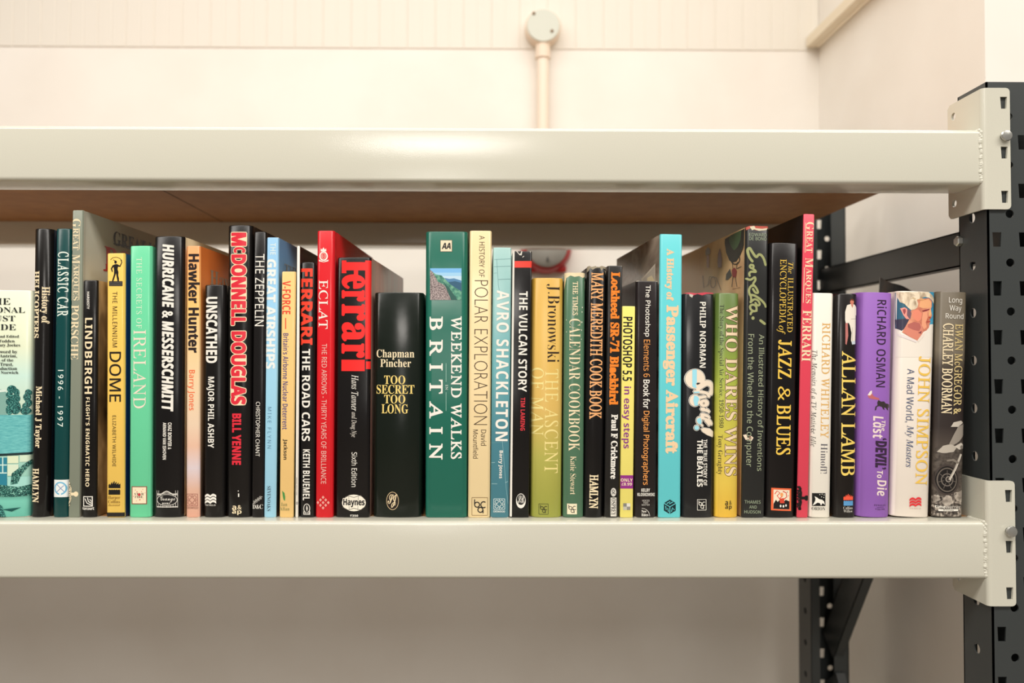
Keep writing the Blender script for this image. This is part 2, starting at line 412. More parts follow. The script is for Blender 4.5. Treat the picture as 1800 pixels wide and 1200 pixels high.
def smooth(pts, n=5):
    """Catmull-Rom curve through the points"""
    r = []; m = len(pts)
    for i in range(m - 1):
        p0, p1, p2, p3 = pts[max(0, i - 1)], pts[i], pts[i + 1], pts[min(m - 1, i + 2)]
        for q in range(n):
            t = q / n; r.append(tuple(0.5 * (2 * b_ + (c_ - a_) * t + (2 * a_ - 5 * b_ + 4 * c_ - d_) * t * t + (3 * b_ - a_ - 3 * c_ + d_) * t ** 3) for a_, b_, c_, d_ in zip(p0, p1, p2, p3)))
    return r + [pts[-1]]

# ------------------------------------------------------------------ a book
class Book:
    def __init__(s, label, tl, tr, yt, bl, br, col, depth=0.16, hard=True, bulge=0.0, rc=0.0016, yaw=0.0, left=None, right=None, rough=0.21,
                 spine=None, pages=(232, 220, 190), yb=908.0, dy=0.0, tpl=0.0, tpr=0.0):
        Y = YS + dy
        b0, b1, t0, t1 = at(bl, yb, Y), at(br, yb, Y), at(tl, yt, Y), at(tr, yt, Y)
        W = ((b1 - b0).length + (t1 - t0).length) / 2 - 0.0004
        bm_, tm = (b0 + b1) / 2, (t0 + t1) / 2
        lean = math.atan2(tm.x - bm_.x, tm.z - bm_.z)
        H = (tm - bm_).length
        s.a, s.h, s.depth, s.bulge, s.rc = W / 2, H, depth, bulge, rc; s.tl, s.tr = tpl / 1000, tpr / 1000
        zb = ZB + abs(sin(lean)) * W / 2 + 0.0001
        s.root = empty('book', (bm_.x, Y, zb)); s.root.rotation_euler = (0, lean, R(-yaw))
        tag(s.root, label, 'book', 'row of books on the shelf')
        s.M = Matrix.Translation(s.root.location) @ s.root.rotation_euler.to_matrix().to_4x4(); s.Mi = s.M.inverted()
        sp = spine or jacket(col, rough)
        fm = lambda c: sp if c is None else (c if isinstance(c, bpy.types.Material) else jacket(c, rough))
        s.build(hard, sp, fm(left), fm(right), pages); s.n = 0
    def prof(s, x):
        a, rc = s.a, s.rc; x = abs(x); y = s.bulge * (min(x, a) / a) ** 2
        if x > a - rc: y += rc * (1 - sqrt(max(0.0, 1 - (min(x - (a - rc), rc) / rc) ** 2)))
        return y
    def build(s, hard, sp, lm, rm, pages):
        a, rc, h, D = s.a, s.rc, s.h, s.depth
        t = min(0.0026, a * 0.4) if hard else 0.0005
        ye = s.bulge + rc
        side = [ye + 0.001, ye + 0.004, ye + 0.0065, ye + 0.010, D * 0.5, D] if hard else [ye + 0.001, ye + 0.006, D * 0.5, D]
        gro = [0.0, 0.0006, 0.0006, 0.0, 0, 0] if hard else [0, 0, 0, 0]
        out = [(-a + g + s.tl * y / D, y) for y, g in zip(side, gro)][::-1]
        nsp = 28
        for i in range(nsp + 1):
            u = -cos(pi * i / nsp); u = u * 0.55 + (-1 + 2 * i / nsp) * 0.45; out.append((a * u, s.prof(a * u)))
        out += [(a - g - s.tr * y / D, y) for y, g in zip(side, gro)]
        k = len(side)
        inn = []
        for i, (x, y) in enumerate(out):
            xx = max(-(a - t) + s.tl * y / D, min(a - t - s.tr * y / D, x)); inn.append((xx, y if (i < k or i >= len(out) - k) else y + t))
        for i in list(range(k)) + list(range(len(out) - k, len(out))): inn[i] = (inn[i][0], max(inn[i][1], ye + t) if inn[i][1] < D - 1e-6 else D)
        bm = bmesh.new(); e = 0.0005
        def ring(pts, z, ins=0.0):
            vs = []
            for x, y in pts: vs.append(bm.verts.new((x * (1 - ins / a), y + (ins if y < ye else 0), z)))
            return vs
        L = [ring(out, 0, e), ring(out, 0.0009), ring(out, h * 0.5), ring(out, h - 0.0009), ring(out, h, e)]
        I = [ring(inn, 0), ring(inn, h)]
        def face(vs, mi):
            try: f = bm.faces.new(vs); f.material_index = mi
            except ValueError: pass
        n = len(out)
        for i in range(n - 1):
            mi = 1 if i < k else (2 if i >= n - k - 1 else 0)
            for q in range(len(L) - 1): face((L[q][i], L[q][i + 1], L[q + 1][i + 1], L[q + 1][i]), mi)
            face((I[0][i + 1], I[0][i], I[1][i], I[1][i + 1]), 3)
            face((L[0][i + 1], L[0][i], I[0][i], I[0][i + 1]), mi); face((L[-1][i], L[-1][i + 1], I[1][i + 1], I[1][i]), mi)
        for i in (0, n - 1):
            for q in range(len(L) - 1): face((L[q][i], L[q + 1][i], I[1][i], I[0][i]) if q == 0 else (L[q][i], L[q + 1][i], I[1][i]), 1 if i == 0 else 2)
        o = from_bm('cover', bm, [sp, lm, rm, mat((226, 218, 200), 0.6)], s.root, True)
        bm = bmesh.new(); m = 0.0028 if hard else 0.0003; x = a - t - 0.0002
        y0 = ye + t + 0.0004; y1 = D - (0.0035 if hard else 0.0003)
        xl, xr = s.tl, s.tr; P = [(-x + xl * y0 / D, y0), (x - xr * y0 / D, y0), (x - xr, y1)] + [(x - xr - (2 * x - xl - xr) * q / 6, y1 - (0.0022 if hard else 0) * sin(pi * q / 6)) for q in range(1, 6)] + [(-x + xl, y1)]
        lo = [bm.verts.new((u, v, m)) for u, v in P]; hi = [bm.verts.new((u, v, h - m)) for u, v in P]
        for i in range(len(P)): bm.faces.new((lo[i], lo[(i + 1) % len(P)], hi[(i + 1) % len(P)], hi[i]))
        bm.faces.new(lo); bm.faces.new(hi)
        from_bm('page_block', bm, mat_noise('pages_%d_%d_%d' % tuple(pages), [(0.3, tuple(int(c * 0.86) for c in pages)), (0.7, pages)], 1, 2, 0.7, (1800, 3, 3)), s.root)
    # photo pixel -> (x, z) on the spine, or (y, z) on a cover side
    def loc(s, px, py, side='F'):
        o = s.Mi @ CAM_LOC; d = s.Mi.to_3x3() @ ray(px, py)
        if side == 'F': p = o + d * ((0.0 - o.y) / d.y); return (p.x, p.z)
        xs = -s.a if side == 'L' else s.a
        p = o + d * ((xs - o.x) / d.x); return (p.y, p.z)
    def art(s, name, items, side='F', label=None):
        """one printed element of the jacket: lettering, rules, pictures"""
        bm = bmesh.new(); mats = []
        for it in items:
            kind, body, col = it[0], it[1], it[-1] if not isinstance(it[-1], dict) else it[-2]
            op = it[-1] if isinstance(it[-1], dict) else {}
            def put(V, F, c):
                m = ink(c)
                if m not in mats: mats.append(m)
                mi = mats.index(m); s.n += 1; eps = 0.00009 + 0.000014 * s.n
                b2 = bmesh.new(); vs = [b2.verts.new((x, 0, z)) for x, z in V]
                for f in F:
                    try: b2.faces.new([vs[i] for i in f])
                    except ValueError: pass
                if side == 'F' and (s.bulge > 0.00001 or any(abs(v[0]) > s.a - s.rc for v in V)):
                    cuts = [s.a * q / 9 for q in range(-8, 9)] if s.bulge > 0.00001 else []
                    cuts += [q * (s.a - s.rc * k) for q in (-1, 1) for k in (1.0, 0.75, 0.5, 0.3, 0.15)]
                    for cx in cuts:
                        bmesh.ops.bisect_plane(b2, geom=b2.verts[:] + b2.edges[:] + b2.faces[:], plane_co=(cx, 0, 0), plane_no=(1, 0, 0))
                b2.verts.ensure_lookup_table()
                nv = {}
                for v in b2.verts:
                    if side == 'F':
                        x = max(-s.a, min(s.a, v.co.x)); p = (x, s.prof(x) - eps, v.co.z)
                    else: p = ((-s.a - eps) if side == 'L' else (s.a + eps), v.co.x, v.co.z)
                    nv[v] = bm.verts.new(p)
                for f in b2.faces:
                    try: nf = bm.faces.new([nv[v] for v in f.verts]); nf.material_index = mi
                    except ValueError: pass
                b2.free()
            if kind in 'tu':
                style, text = body; x0, y0, x1, y1 = it[2]
                xm, ym = (x0 + x1) / 2, (y0 + y1) / 2
                X0, X1 = s.loc(x0, ym, side)[0], s.loc(x1, ym, side)[0]
                Zt, Zb = s.loc(xm, y0, side)[1], s.loc(xm, y1, side)[1]
                wt, spc, ln = op.get('w', 0.0), op.get('s', 1.0), op.get('lean', 0.0)
                px_m = abs(X1 - X0) / abs(x1 - x0); hp = abs(x1 - x0) if kind == 't' else abs(y1 - y0)
                rad = wt * hp / 0.7 * px_m if wt * hp / 0.7 > 0.11 else 0.0
                V, F, bb, E = glyphs(style, text, min(wt, 0.0), spc, ln)
                if side != 'F': Zt, Zb = s.loc(x0, y0, side)[1], s.loc(x0, y1, side)[1]
                q1 = rad if X1 > X0 else -rad
                X0, X1, Zt, Zb = X0 + q1, X1 - q1, Zt - rad, Zb + rad
                P = []
                for gx, gy in V:
                    u, v = (gx - bb[0]) / (bb[2] - bb[0]), (gy - bb[1]) / (bb[3] - bb[1])
                    P.append((X0 + v * (X1 - X0), Zt + u * (Zb - Zt)) if kind == 't' else (X0 + u * (X1 - X0), Zb + v * (Zt - Zb)))
                for oc, ow in op.get('o', []): put(*fat_text(P, F, E, rad + ow * hp / 0.7 * px_m), oc)
                put(*(fat_text(P, F, E, rad) if rad else (P, F)), col)
            elif kind == 'k':
                pts, wd = body; P = [s.loc(x, y, side) for x, y in smooth(pts)]; d = s.loc(pts[0][0] + 1, pts[0][1], side)[0] - s.loc(pts[0][0], pts[0][1], side)[0]
                V2, F2 = fatten(P, [(i, i + 1) for i in range(len(P) - 1)], abs(d) * wd / 2); put(*union(V2, F2), col)
            elif kind == 'p': put([s.loc(x, y, side) for x, y in body], [tuple(range(len(body)))], col)
            elif kind == 'r':
                x0, y0, x1, y1 = body; put([s.loc(x, y, side) for x, y in ((x0, y0), (x1, y0), (x1, y1), (x0, y1))], [(0, 1, 2, 3)], col)
            elif kind == 'e':
                cx, cy, rx, ry = body; put([s.loc(cx + rx * cos(2 * pi * i / 24), cy + ry * sin(2 * pi * i / 24), side) for i in range(24)], [tuple(range(24))], col)
            elif kind == 'o':
                cx, cy, rx, ry, wd = body; n = 28
                V = [s.loc(cx + (rx - q) * cos(2 * pi * i / n), cy + (ry - q) * sin(2 * pi * i / n), side) for q in (0, wd) for i in range(n)]
                put(V, [(i, (i + 1) % n, n + (i + 1) % n, n + i) for i in range(n)], col)
            elif kind == 'l':
                pts, wd = body; V = []; F = []
                m = len(pts)
                for i, (x, y) in enumerate(pts):
                    ax, ay = pts[max(0, i - 1)]; bx, by = pts[min(m - 1, i + 1)]; dl = math.hypot(bx - ax, by - ay) or 1
                    nx, ny = -(by - ay) / dl * wd / 2, (bx - ax) / dl * wd / 2
                    V += [s.loc(x + nx, y + ny, side), s.loc(x - nx, y - ny, side)]
                F = [(2 * i, 2 * i + 1, 2 * i + 3, 2 * i + 2) for i in range(m - 1)]; put(V, F, col)
        o = from_bm(name, bm, mats, s.root)
        if label: o['label'] = label
        return s
WH = (240, 236, 226); BK = (22, 20, 19); CR = (244, 226, 188)
def frame(x0, y0, x1, y1, w_, c): return [('l', ([(x0, y0), (x1, y0)], w_), c), ('l', ([(x1, y0), (x1, y1)], w_), c), ('l', ([(x1, y1), (x0, y1)], w_), c), ('l', ([(x0, y1), (x0, y0)], w_), c)]
def bca(x0, y0, x1, y1, fg, bg=None, rim=None):
    W, H = x1 - x0, y1 - y0; X = lambda u: x0 + u * W; Yv = lambda v: y0 + v * H; k = 0.065 * W
    it = []
    if bg: it.append(('r', (x0, y0, x1, y1), bg))
    if rim: it += frame(x0, y0, x1, y1, 0.8, rim)
    it += [('o', (X(.33), Yv(.40), .19 * W, .17 * H, k), fg), ('l', ([(X(.17), Yv(.10)), (X(.17), Yv(.42))], k), fg),
           ('o', (X(.54), Yv(.69), .19 * W, .17 * H, k), fg), ('l', ([(X(.71), Yv(.69)), (X(.71), Yv(.88))], k), fg),
           ('l', ([(X(.75) + .18 * W * cos(R(a)), Yv(.40) - .17 * H * sin(R(a))) for a in range(50, 311, 20)], k), fg)]
    return it
def aap(x0, y0, x1, y1, c, box_=None):
    m = (y0 + y1) / 2; xm = x0 + (x1 - x0) * 0.52
    it = [('r', (x0 - 1, y0 - 1, x1 + 1, y1 + 1), box_)] if box_ else []
    return it + [('u', ('B', 'a'), (x0, y0 + 1, xm - 1, m), c), ('u', ('J', '&'), (xm + 1, y0, x1, m - 1), c), ('u', ('B', 'ap'), (x0, m + 0.5, x1, y1), c)]
def crowood(x0, y0, x1, y1, c, w_=0.9):
    W, H = x1 - x0, y1 - y0; it = frame(x0, y0, x1, y1, w_, c)
    for u in (.27, .73):
        for v in (.27, .73): it.append(('o', (x0 + u * W, y0 + v * H, .17 * W, .17 * H, w_), c))
    it += [('l', ([(x0 + .5 * W, y0), (x0 + .5 * W, y0 + .3 * H)], w_), c), ('l', ([(x0 + .5 * W, y1), (x0 + .5 * W, y1 - .3 * H)], w_), c),
           ('l', ([(x0, y0 + .5 * H), (x0 + .3 * W, y0 + .5 * H)], w_), c), ('l', ([(x1, y0 + .5 * H), (x1 - .3 * W, y0 + .5 * H)], w_), c)]
    return it
def waves(x0, y0, x1, y1, c):
    W, H = x1 - x0, y1 - y0; it = []
    for k in range(3):
        yy = y0 + H * (0.02 + 0.30 * k); P = []
        for i in range(17):
            u = i / 16; P.append((x0 + u * W, yy + H * (0.18 - 0.16 * abs(sin(2 * pi * u)) + 0.05 * (1 - u))))
        Q = [(x, y + H * 0.22) for x, y in P][::-1]; it.append(('p', P + Q, c))
    return it
def flames(x0, y0, x1, y1, c):
    W, H = x1 - x0, y1 - y0
    pts = [(0, 1), (0, .55), (.10, .35), (.14, .6), (.22, .28), (.30, .10), (.33, .45), (.46, 0), (.52, .0), (.50, .42), (.64, .12), (.68, .08), (.66, .5), (.80, .28), (.86, .2), (.84, .52), (1, .34), (1, 1)]
    return [('p', [(x0 + u * W, y0 + v * H) for u, v in pts], c)]
def water(x0, y0, x1, y1, c):
    W, H = x1 - x0, y1 - y0; P = [(x0 + W * i / 24, y0 + H * (0.12 - 0.12 * abs(sin(pi * 5 * i / 24)))) for i in range(25)]
    return [('p', P + [(x1, y1), (x0, y1)], c)]
def T(style, text, rect, col, **k): return ('t', (style, text), rect, col, k)
def U(style, text, rect, col, **k): return ('u', (style, text), rect, col, k)
# ------------------------------------------------------------------ the row of books, spine by spine
teal_house = mat_grad('guide_jacket_print', [(0.0, (96, 176, 160)), (0.07, (120, 200, 182)), (0.11, (70, 130, 120)), (0.14, (150, 205, 190)), (0.27, (160, 205, 190)), (0.40, (110, 180, 172)), (0.47, (190, 208, 186)), (0.62, (186, 214, 202)), (0.75, (205, 212, 184)), (1.0, (214, 218, 196))], 0.28)
leafy = mat_noise('printed_foliage', [(0.36, (12, 46, 46)), (0.50, (24, 86, 84)), (0.66, (92, 160, 148))], 900, 5, 0.3)
hedge = mat_noise('printed_hedge', [(0.40, (14, 44, 42)), (0.55, (40, 104, 96)), (0.66, (150, 206, 186))], 900, 5, 0.3)
tiles = mat_noise('printed_roof', [(0.3, (78, 156, 160)), (0.7, (112, 186, 184))], 300, 3, 0.3, (0.5, 1, 3))
b = Book('wide pale green paperback guide with a teal photo of a house, first in the row', -60, 53.5, 509, -66, 48.6, (205, 215, 190), 0.19, False, 0.004, 0.004, spine=teal_house, right=(190, 205, 190))
dk = (30, 34, 32)
b.art('spine_photo', [('r', (-66, 729, 51, 797), tiles), ('p', [(-66, 688), (2, 684), (12, 690), (12, 729), (-66, 729)], (120, 160, 150)), ('p', [(-66, 690), (11, 684), (11, 688), (-66, 696)], (200, 215, 205)),
    ('e', (20, 684, 8, 7), leafy), ('e', (28, 690, 5, 7), leafy), ('e', (16, 694, 6, 6), leafy), ('e', (27, 700, 7, 8), leafy), ('e', (18, 706, 8, 7), leafy), ('e', (26, 716, 9, 12), leafy), ('e', (16, 720, 6, 9), leafy), ('e', (46, 690, 4.6, 6), leafy), ('e', (44, 698, 5.6, 7), leafy), ('e', (46, 708, 4.4, 8), leafy), ('e', (42, 714, 5, 6), leafy), ('e', (42, 722, 8, 7), leafy),
    ('p', [(-66, 800), (51, 795), (51, 799), (-66, 804)], (24, 44, 46)), ('r', (-66, 804, 12, 856), (40, 120, 140)), ('r', (13, 801, 31, 814), (206, 216, 184)), ('r', (33, 800, 50, 812), (196, 214, 190)), ('r', (13, 816, 31, 836), (200, 214, 190)), ('r', (-66, 816, 12, 818), (190, 216, 206)), ('r', (-66, 830, 12, 832), (190, 216, 206)), ('r', (-40, 803, -37, 856), (190, 216, 206)), ('r', (4, 803, 6, 832), (190, 216, 206)), ('r', (13, 838, 49.5, 856), (150, 200, 190)),
    ('p', [(20, 832), (50, 808), (50, 816), (36, 834), (30, 850), (18, 852)], hedge),
    ('p', [(-66, 852), (-20, 848), (10, 853), (30, 856), (49.5, 852), (49, 871), (20, 873), (-66, 870)], hedge), ('p', [(4, 895), (35, 892), (20, 899)], (20, 74, 70)), ('p', [(-66, 876), (-10, 878), (4, 890), (10, 908), (-66, 908)], leafy)])
b.art('spine_title', [U('S', 'THE', (-25, 524, 18, 535), dk, w=-.006), U('S', 'NATIONAL', (-50, 539.5, 42, 549.5), dk, w=-.006), U('S', 'TRUST', (-34, 554.5, 26, 564.5), dk, w=-.006), U('S', 'GUIDE', (-34, 569.5, 27, 580), dk, w=-.006)])
b.art('spine_text', [U('S', t, (x0, y0, x1, y1), dk) for t, x0, x1, y0, y1 in (('Compiled and Edited', -36, 32, 588.5, 594.5), ('by Robin Fedden', -36, 25, 596.5, 603), ('and Rosemary Joekes', -38, 34, 603.5, 610), ('with a Foreword by', -42, 29.5, 615, 622), ('the Earl of Antrim,', -44, 29, 622.5, 628.5), ('Chairman of the', -35, 23, 630, 635), ('National Trust,', -34, 22.5, 637, 643.5), ('and Introduction', -34, 29, 644.5, 650), ('by John Julius Norwich', -52, 31, 652, 658))])

Book('tall black book with cream slab lettering beside the pale green guide', 56.7, 88.5, 400.5, 48.7, 83, (26, 23, 22), 0.205, True, 0.004, 0.004, yaw=.5, right=(38, 52, 66)) \
 .art('spine_title', [T('S', 'HELICOPTERS', (57, 476, 68.6, 594), CR, w=.012), T('S', 'History of', (70.2, 503.5, 84.5, 568.5), CR, w=.008)]) \
 .art('author_name', [T('S', 'Michael J Taylor', (59.3, 678.5, 73, 787), CR, w=.008)]).art('publisher_mark', [T('S', 'HAMLYN', (54.5, 823, 68.2, 883), CR, w=.008)])

b = Book('tall dark teal yearbook with a white wreath badge at its foot', 96, 124.5, 400.5, 90.5, 118.8, (12, 62, 62), 0.205, True, 0.002, 0.003, yaw=.8, left=(40, 58, 76))
b.art('spine_title', [T('U', 'CLASSIC CAR', (100.5, 442, 119.5, 556), (224, 234, 224), s=1.25, w=.012), T('G', '1996 - 1997', (101, 650, 111, 750), (216, 228, 220), s=1.3, w=.006)])
b.art('publisher_mark', [('r', (92.2, 843, 118.8, 873.5), (226, 230, 228)), ('o', (105.8, 858, 11.2, 11.6, 2.6), (104, 168, 198)), ('l', ([(99.5, 850.5), (112.5, 864)], 1.2), (110, 130, 170)), ('l', ([(112, 853), (99, 865)], 1.2), (110, 130, 170)), ('r', (104.3, 866.5, 107.3, 871.5), (226, 230, 228))])

b = Book('very tall thin grey-green book with cream capitals, its grey front cover showing', 126.8, 146.6, 368.3, 119.2, 139.8, (122, 128, 114), 0.225, True, 0.0, 0.0015, yaw=1.6, right=(176, 174, 160))
b.art('spine_title', [T('S', 'G', (127, 384.5, 141.8, 399), CR, w=-.004), T('S', 'REAT', (128.2, 400.5, 138.5, 439.5), CR, w=-.004), T('S', 'M', (126.5, 447, 140.5, 463.5), CR, w=-.004), T('S', 'ARQUES', (127, 464.5, 138, 528), CR, w=-.004),
    ('r', (126.2, 401, 127.4, 440), CR), ('r', (125.6, 464, 126.8, 528), CR), ('r', (139.3, 401, 140.3, 438), CR), ('r', (138.6, 465, 139.6, 527), CR), T('S', 'PORSCHE', (124.4, 536, 138.4, 632), CR, w=-.002)])
oct_ = lambda x, y, c, k=1: [('e', (x + 14, y + 22, 4.2, 4.6), c), ('r', (x + 5, y + 19.5, x + 13, y + 24.5), c)] + [('l', ([(x + 5 - q * .2, y + 22), (x + 3 + 2.4 * cos(q), y + 22 + dy * .5), (x + 1.6 - 1.6 * sin(q), y + 22 + dy)], 1.7), c) for q, dy in enumerate((-20, -15, -10, -5, 5, 10, 15, 20))] + [('o', (x + 1.4, y + 22 + dy, 2.4, 2.2, .9), c) for dy in (-19, -12.5, -6, 6, 12.5, 19)]
b.art('publisher_mark', oct_(119.6, 846, CR) + [T('S', 'OCTOPUS', (120, 850, 124.6, 887), (92, 96, 84), w=.006)])
b.art('cover_title', [U('S', 'GREAT MARQUES', (199, 405, 330, 436), (34, 30, 28)), ('p', [(199, 427), (262, 440), (262, 442.5), (199, 429)], (34, 30, 28)), U('S', 'PORSCHE', (183, 431, 330, 476), (170, 40, 34)), U('S', 'J', (181, 463, 190, 476), (170, 40, 34))], 'R')

b = Book('short black book with bold white capitals and a sepia photo on its cover', 144.6, 171, 491.5, 141.6, 169.3, (22, 19, 18), 0.15, True, 0.0015, 0.002, yaw=1.8, tpl=1.2,
    right=mat_noise('sepia_cover_photo', [(0.30, (44, 34, 26)), (0.46, (120, 98, 70)), (0.62, (196, 170, 130)), (0.75, (206, 186, 150))], 26, 3, 0.3, (1, 1, .5)))
b.art('author_name', [T('B', 'HARDESTY', (152.6, 512.5, 157.2, 543), WH)])
b.art('spine_title', [T('B', 'LINDBERGH', (148.6, 558.5, 162, 692), CR, s=1.05), T('B', 'FLIGHT’S ENIGMATIC HERO', (150.4, 698, 157.4, 855), CR, s=1.06)])
b.art('publisher_mark', [('r', (145.8, 872, 162.8, 890), WH), ('r', (147.4, 873.4, 161.2, 888.6), BK), ('l', ([(149, 876), (153, 884), (161, 887.6)], 1.5), WH), ('l', ([(154, 874.5), (155.5, 881), (161, 884.4)], 1.5), WH), ('l', ([(158, 876.5), (158.5, 879), (161, 881)], 1.2), WH), U('B', 'Harcourt', (143.8, 890.6, 164.8, 896), WH)])

b = Book('yellow book with a black statue figure at its head and dark capitals', 186, 220.2, 444, 186.6, 218, (236, 196, 96), 0.17, True, 0.0, 0.003, yaw=1.8, right=(24, 58, 116))
b.art('spine_emblem', [('p', [(203, 464), (206, 464), (210.5, 466.5), (213.5, 461), (211.8, 456.5), (213.2, 456), (215, 461), (211.5, 469), (207.5, 468.5), (206.6, 473), (208.3, 478), (207.8, 484), (209.2, 489), (209.2, 494), (206.5, 494), (204, 480), (199.5, 494), (196.8, 494), (200.4, 482), (200.6, 475), (199.8, 469), (197.2, 472), (198.5, 477), (197, 478.5), (194.8, 472), (198, 466)], BK), ('e', (203.2, 460.5, 2.2, 2.8), BK), ('l', ([(194.5, 456.5), (198, 453), (204, 451.8), (210, 453.5), (214.5, 458)], .9), BK), ('l', ([(204, 459), (199, 456.5)], 1), BK), ('r', (191.7, 494, 215.4, 502.6), (38, 36, 38)), U('N', 'MILLENNIUM', (193, 495.2, 214, 498), (110, 104, 90)), U('N', 'EXPERIENCE', (193, 499, 214, 501.6), (110, 104, 90))])
ty = (54, 42, 26)
b.art('spine_title', [T('N', 'THE MILLENNIUM', (197.8, 512.5, 206, 610), ty, s=1.1), T('N', 'DOME', (192.2, 618, 213, 706), (30, 24, 18), w=.008)]).art('author_name', [T('N', 'ELIZABETH WILHIDE', (197.8, 730, 203.8, 819.6), ty, s=1.1)])
b.art('publisher_mark', flames(191, 845.5, 211.7, 857.5, BK) + water(191, 860, 211.3, 869, BK) + [U('S', 'Harper', (190.2, 871.3, 211, 878.3), (120, 88, 40), w=-.008), U('S', 'Collins', (190.2, 878.8, 211, 884), (120, 88, 40), w=-.008), U('I', 'illustrated', (190.4, 885.6, 211, 889), (120, 88, 40)), ('r', (186.3, 900.5, 218, 907.6), (30, 26, 26))])

b = Book('mint green book with pale capitals and a small framed badge at its foot', 226.2, 266.6, 431, 225.8, 264.8, (100, 196, 150), 0.19, True, 0.001, 0.003, yaw=2.0)
b.art('spine_title', [T('U', 'THE SECRETS OF', (239.6, 452, 249.4, 577), (214, 232, 206), s=1.15, w=.004), T('U', 'IRELAND', (234, 579.5, 256.4, 717.5), (238, 222, 204), s=1.06)])
b.art('publisher_mark', [('r', (231, 854.5, 258.2, 886), (132, 74, 62)), ('r', (232.6, 856, 256.6, 884.4), (236, 222, 190)), U('S', 'STAR', (236, 866, 253, 870), (70, 30, 30)), U('S', 'FIRE', (236.8, 871, 251.5, 875), (70, 30, 30))] + [('e', (x, y, r_, r_), (186, 40, 50)) for x, y, r_ in ((244.8, 869, 2.4), (238, 861, .7), (251, 860, .6), (255, 866, .6), (234.6, 872, .7), (246, 878, 1.1), (240, 880, .6), (252, 877, .5), (241, 864, .8), (249, 863.5, .7))])

b = Book('thick black book with white slanted capitals and a gate emblem at its foot', 268, 322, 414, 264.8, 320.3, (24, 22, 23), 0.20, True, 0.003, 0.004, yaw=2.2, right=(226, 208, 172))
b.art('spine_title', [T('D', 'HURRICANE & MESSERSCHMITT', (284.4, 429, 305.2, 723), WH, w=.018, lean=-.06)])
b.art('author_name', [T('B', 'CHAZ BOWYER &', (295, 742.5, 301.6, 789.5), WH, w=.01), T('B', 'ARMAND VAN ISHOVEN', (286, 742.5, 292.2, 807.5), WH, w=.01)])
gr = (196, 192, 184)
b.art('publisher_mark', [('l', ([(x, 862 if i in (0, 1, 7, 8) else 870), (x, 892)], .7), gr) for i, x in enumerate((275, 278.5, 282, 286, 293, 300, 304, 308, 311.5))] + [('l', ([(275, 869.5), (282, 869), (289, 864.5), (293, 863), (297, 864.5), (304, 869), (311.5, 869.5)], 1.8), gr), ('l', ([(275, 866.5), (278.5, 868), (286, 867.5), (293, 866), (300, 867.5), (308, 868), (311.5, 866.5)], .9), gr), ('l', ([(275, 890.6), (311.5, 890.6)], 1.8), gr), ('e', (293.2, 878.5, 18.2, 10.2), gr), ('e', (293.2, 878.5, 17.2, 9.3), BK), U('C', 'Grange', (281.5, 872, 307.5, 882.8), WH, w=-.006), U('S', 'BOOKS', (285, 883, 299, 886.2), WH)])

b = Book('orange fading to pink paperback with dark serif title and plain orange cover', 327.6, 351.8, 431, 326.2, 351.6, (236, 170, 100), 0.215, False, 0.0, 0.0025, yaw=1.8,
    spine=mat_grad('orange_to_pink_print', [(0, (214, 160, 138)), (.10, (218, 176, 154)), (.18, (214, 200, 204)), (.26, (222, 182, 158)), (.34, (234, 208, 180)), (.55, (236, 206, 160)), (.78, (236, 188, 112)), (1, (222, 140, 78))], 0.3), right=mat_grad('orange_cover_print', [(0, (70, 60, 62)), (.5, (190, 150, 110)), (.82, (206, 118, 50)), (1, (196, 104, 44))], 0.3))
b.art('spine_title', [T('B', 'Hawker Hunter', (331, 446, 350.6, 620), (36, 26, 26), w=.02)]).art('author_name', [T('B', 'Barry Jones', (329, 650, 342.5, 721), (226, 104, 60), w=-.012)])
b.art('publisher_mark', crowood(328.2, 868, 347.4, 888.8, (150, 96, 84)) + [U('N', 'CROWOOD', (328, 890.5, 348.5, 894), (110, 66, 60))])
b.art('cover_title', [U('S', 'Hawker', (369, 474, 430, 500), (150, 138, 124))], 'R')

b = Book('short black book with two lines of bold white condensed capitals and a wave mark', 356.4, 396.6, 499.5, 355.6, 394, (24, 21, 20), 0.155, True, 0.0025, 0.0035, yaw=1.8)
b.art('spine_title', [T('B', 'UNSCATHED', (361, 521.5, 382, 638), WH, w=.012)]).art('author_name', [T('B', 'MAJOR PHIL ASHBY', (362, 662, 376.4, 787), WH, w=.004)])
b.art('publisher_mark', waves(359, 866.5, 380, 884.5, WH) + [U('S', 'MACMILLAN', (359.5, 886, 379.2, 889), WH, w=-.01)])

b = Book('tall black book with big red capitals outlined in white', 397.4, 443.5, 394.5, 396, 440.4, (27, 24, 23), 0.215, True, 0.003, 0.004, yaw=1.8, left=(214, 204, 184))
rd = (206, 40, 56)
b.art('spine_title', [T('B', 'M', (405.8, 408.5, 432.6, 432), rd, w=.03, o=[(CR, .035)]), T('B', 'C', (410.5, 434, 431, 444.5), rd, w=.03, o=[(CR, .035)]), T('B', 'DONNELL', (405.4, 447, 432.4, 571.5), rd, w=.03, o=[(CR, .035)]), T('B', 'DOUGLAS', (405.4, 582, 432, 711), rd, w=.03, o=[(CR, .035)])])
b.art('author_name', [T('B', 'BILL YENNE', (407.6, 726.5, 423.8, 816.8), rd, w=.02)]).art('publisher_mark', aap(407.8, 887.5, 424.6, 904.8, CR) + [('r', (418.6, 867, 420.6, 873), WH), ('e', (419, 862.5, .9, .9), WH)])

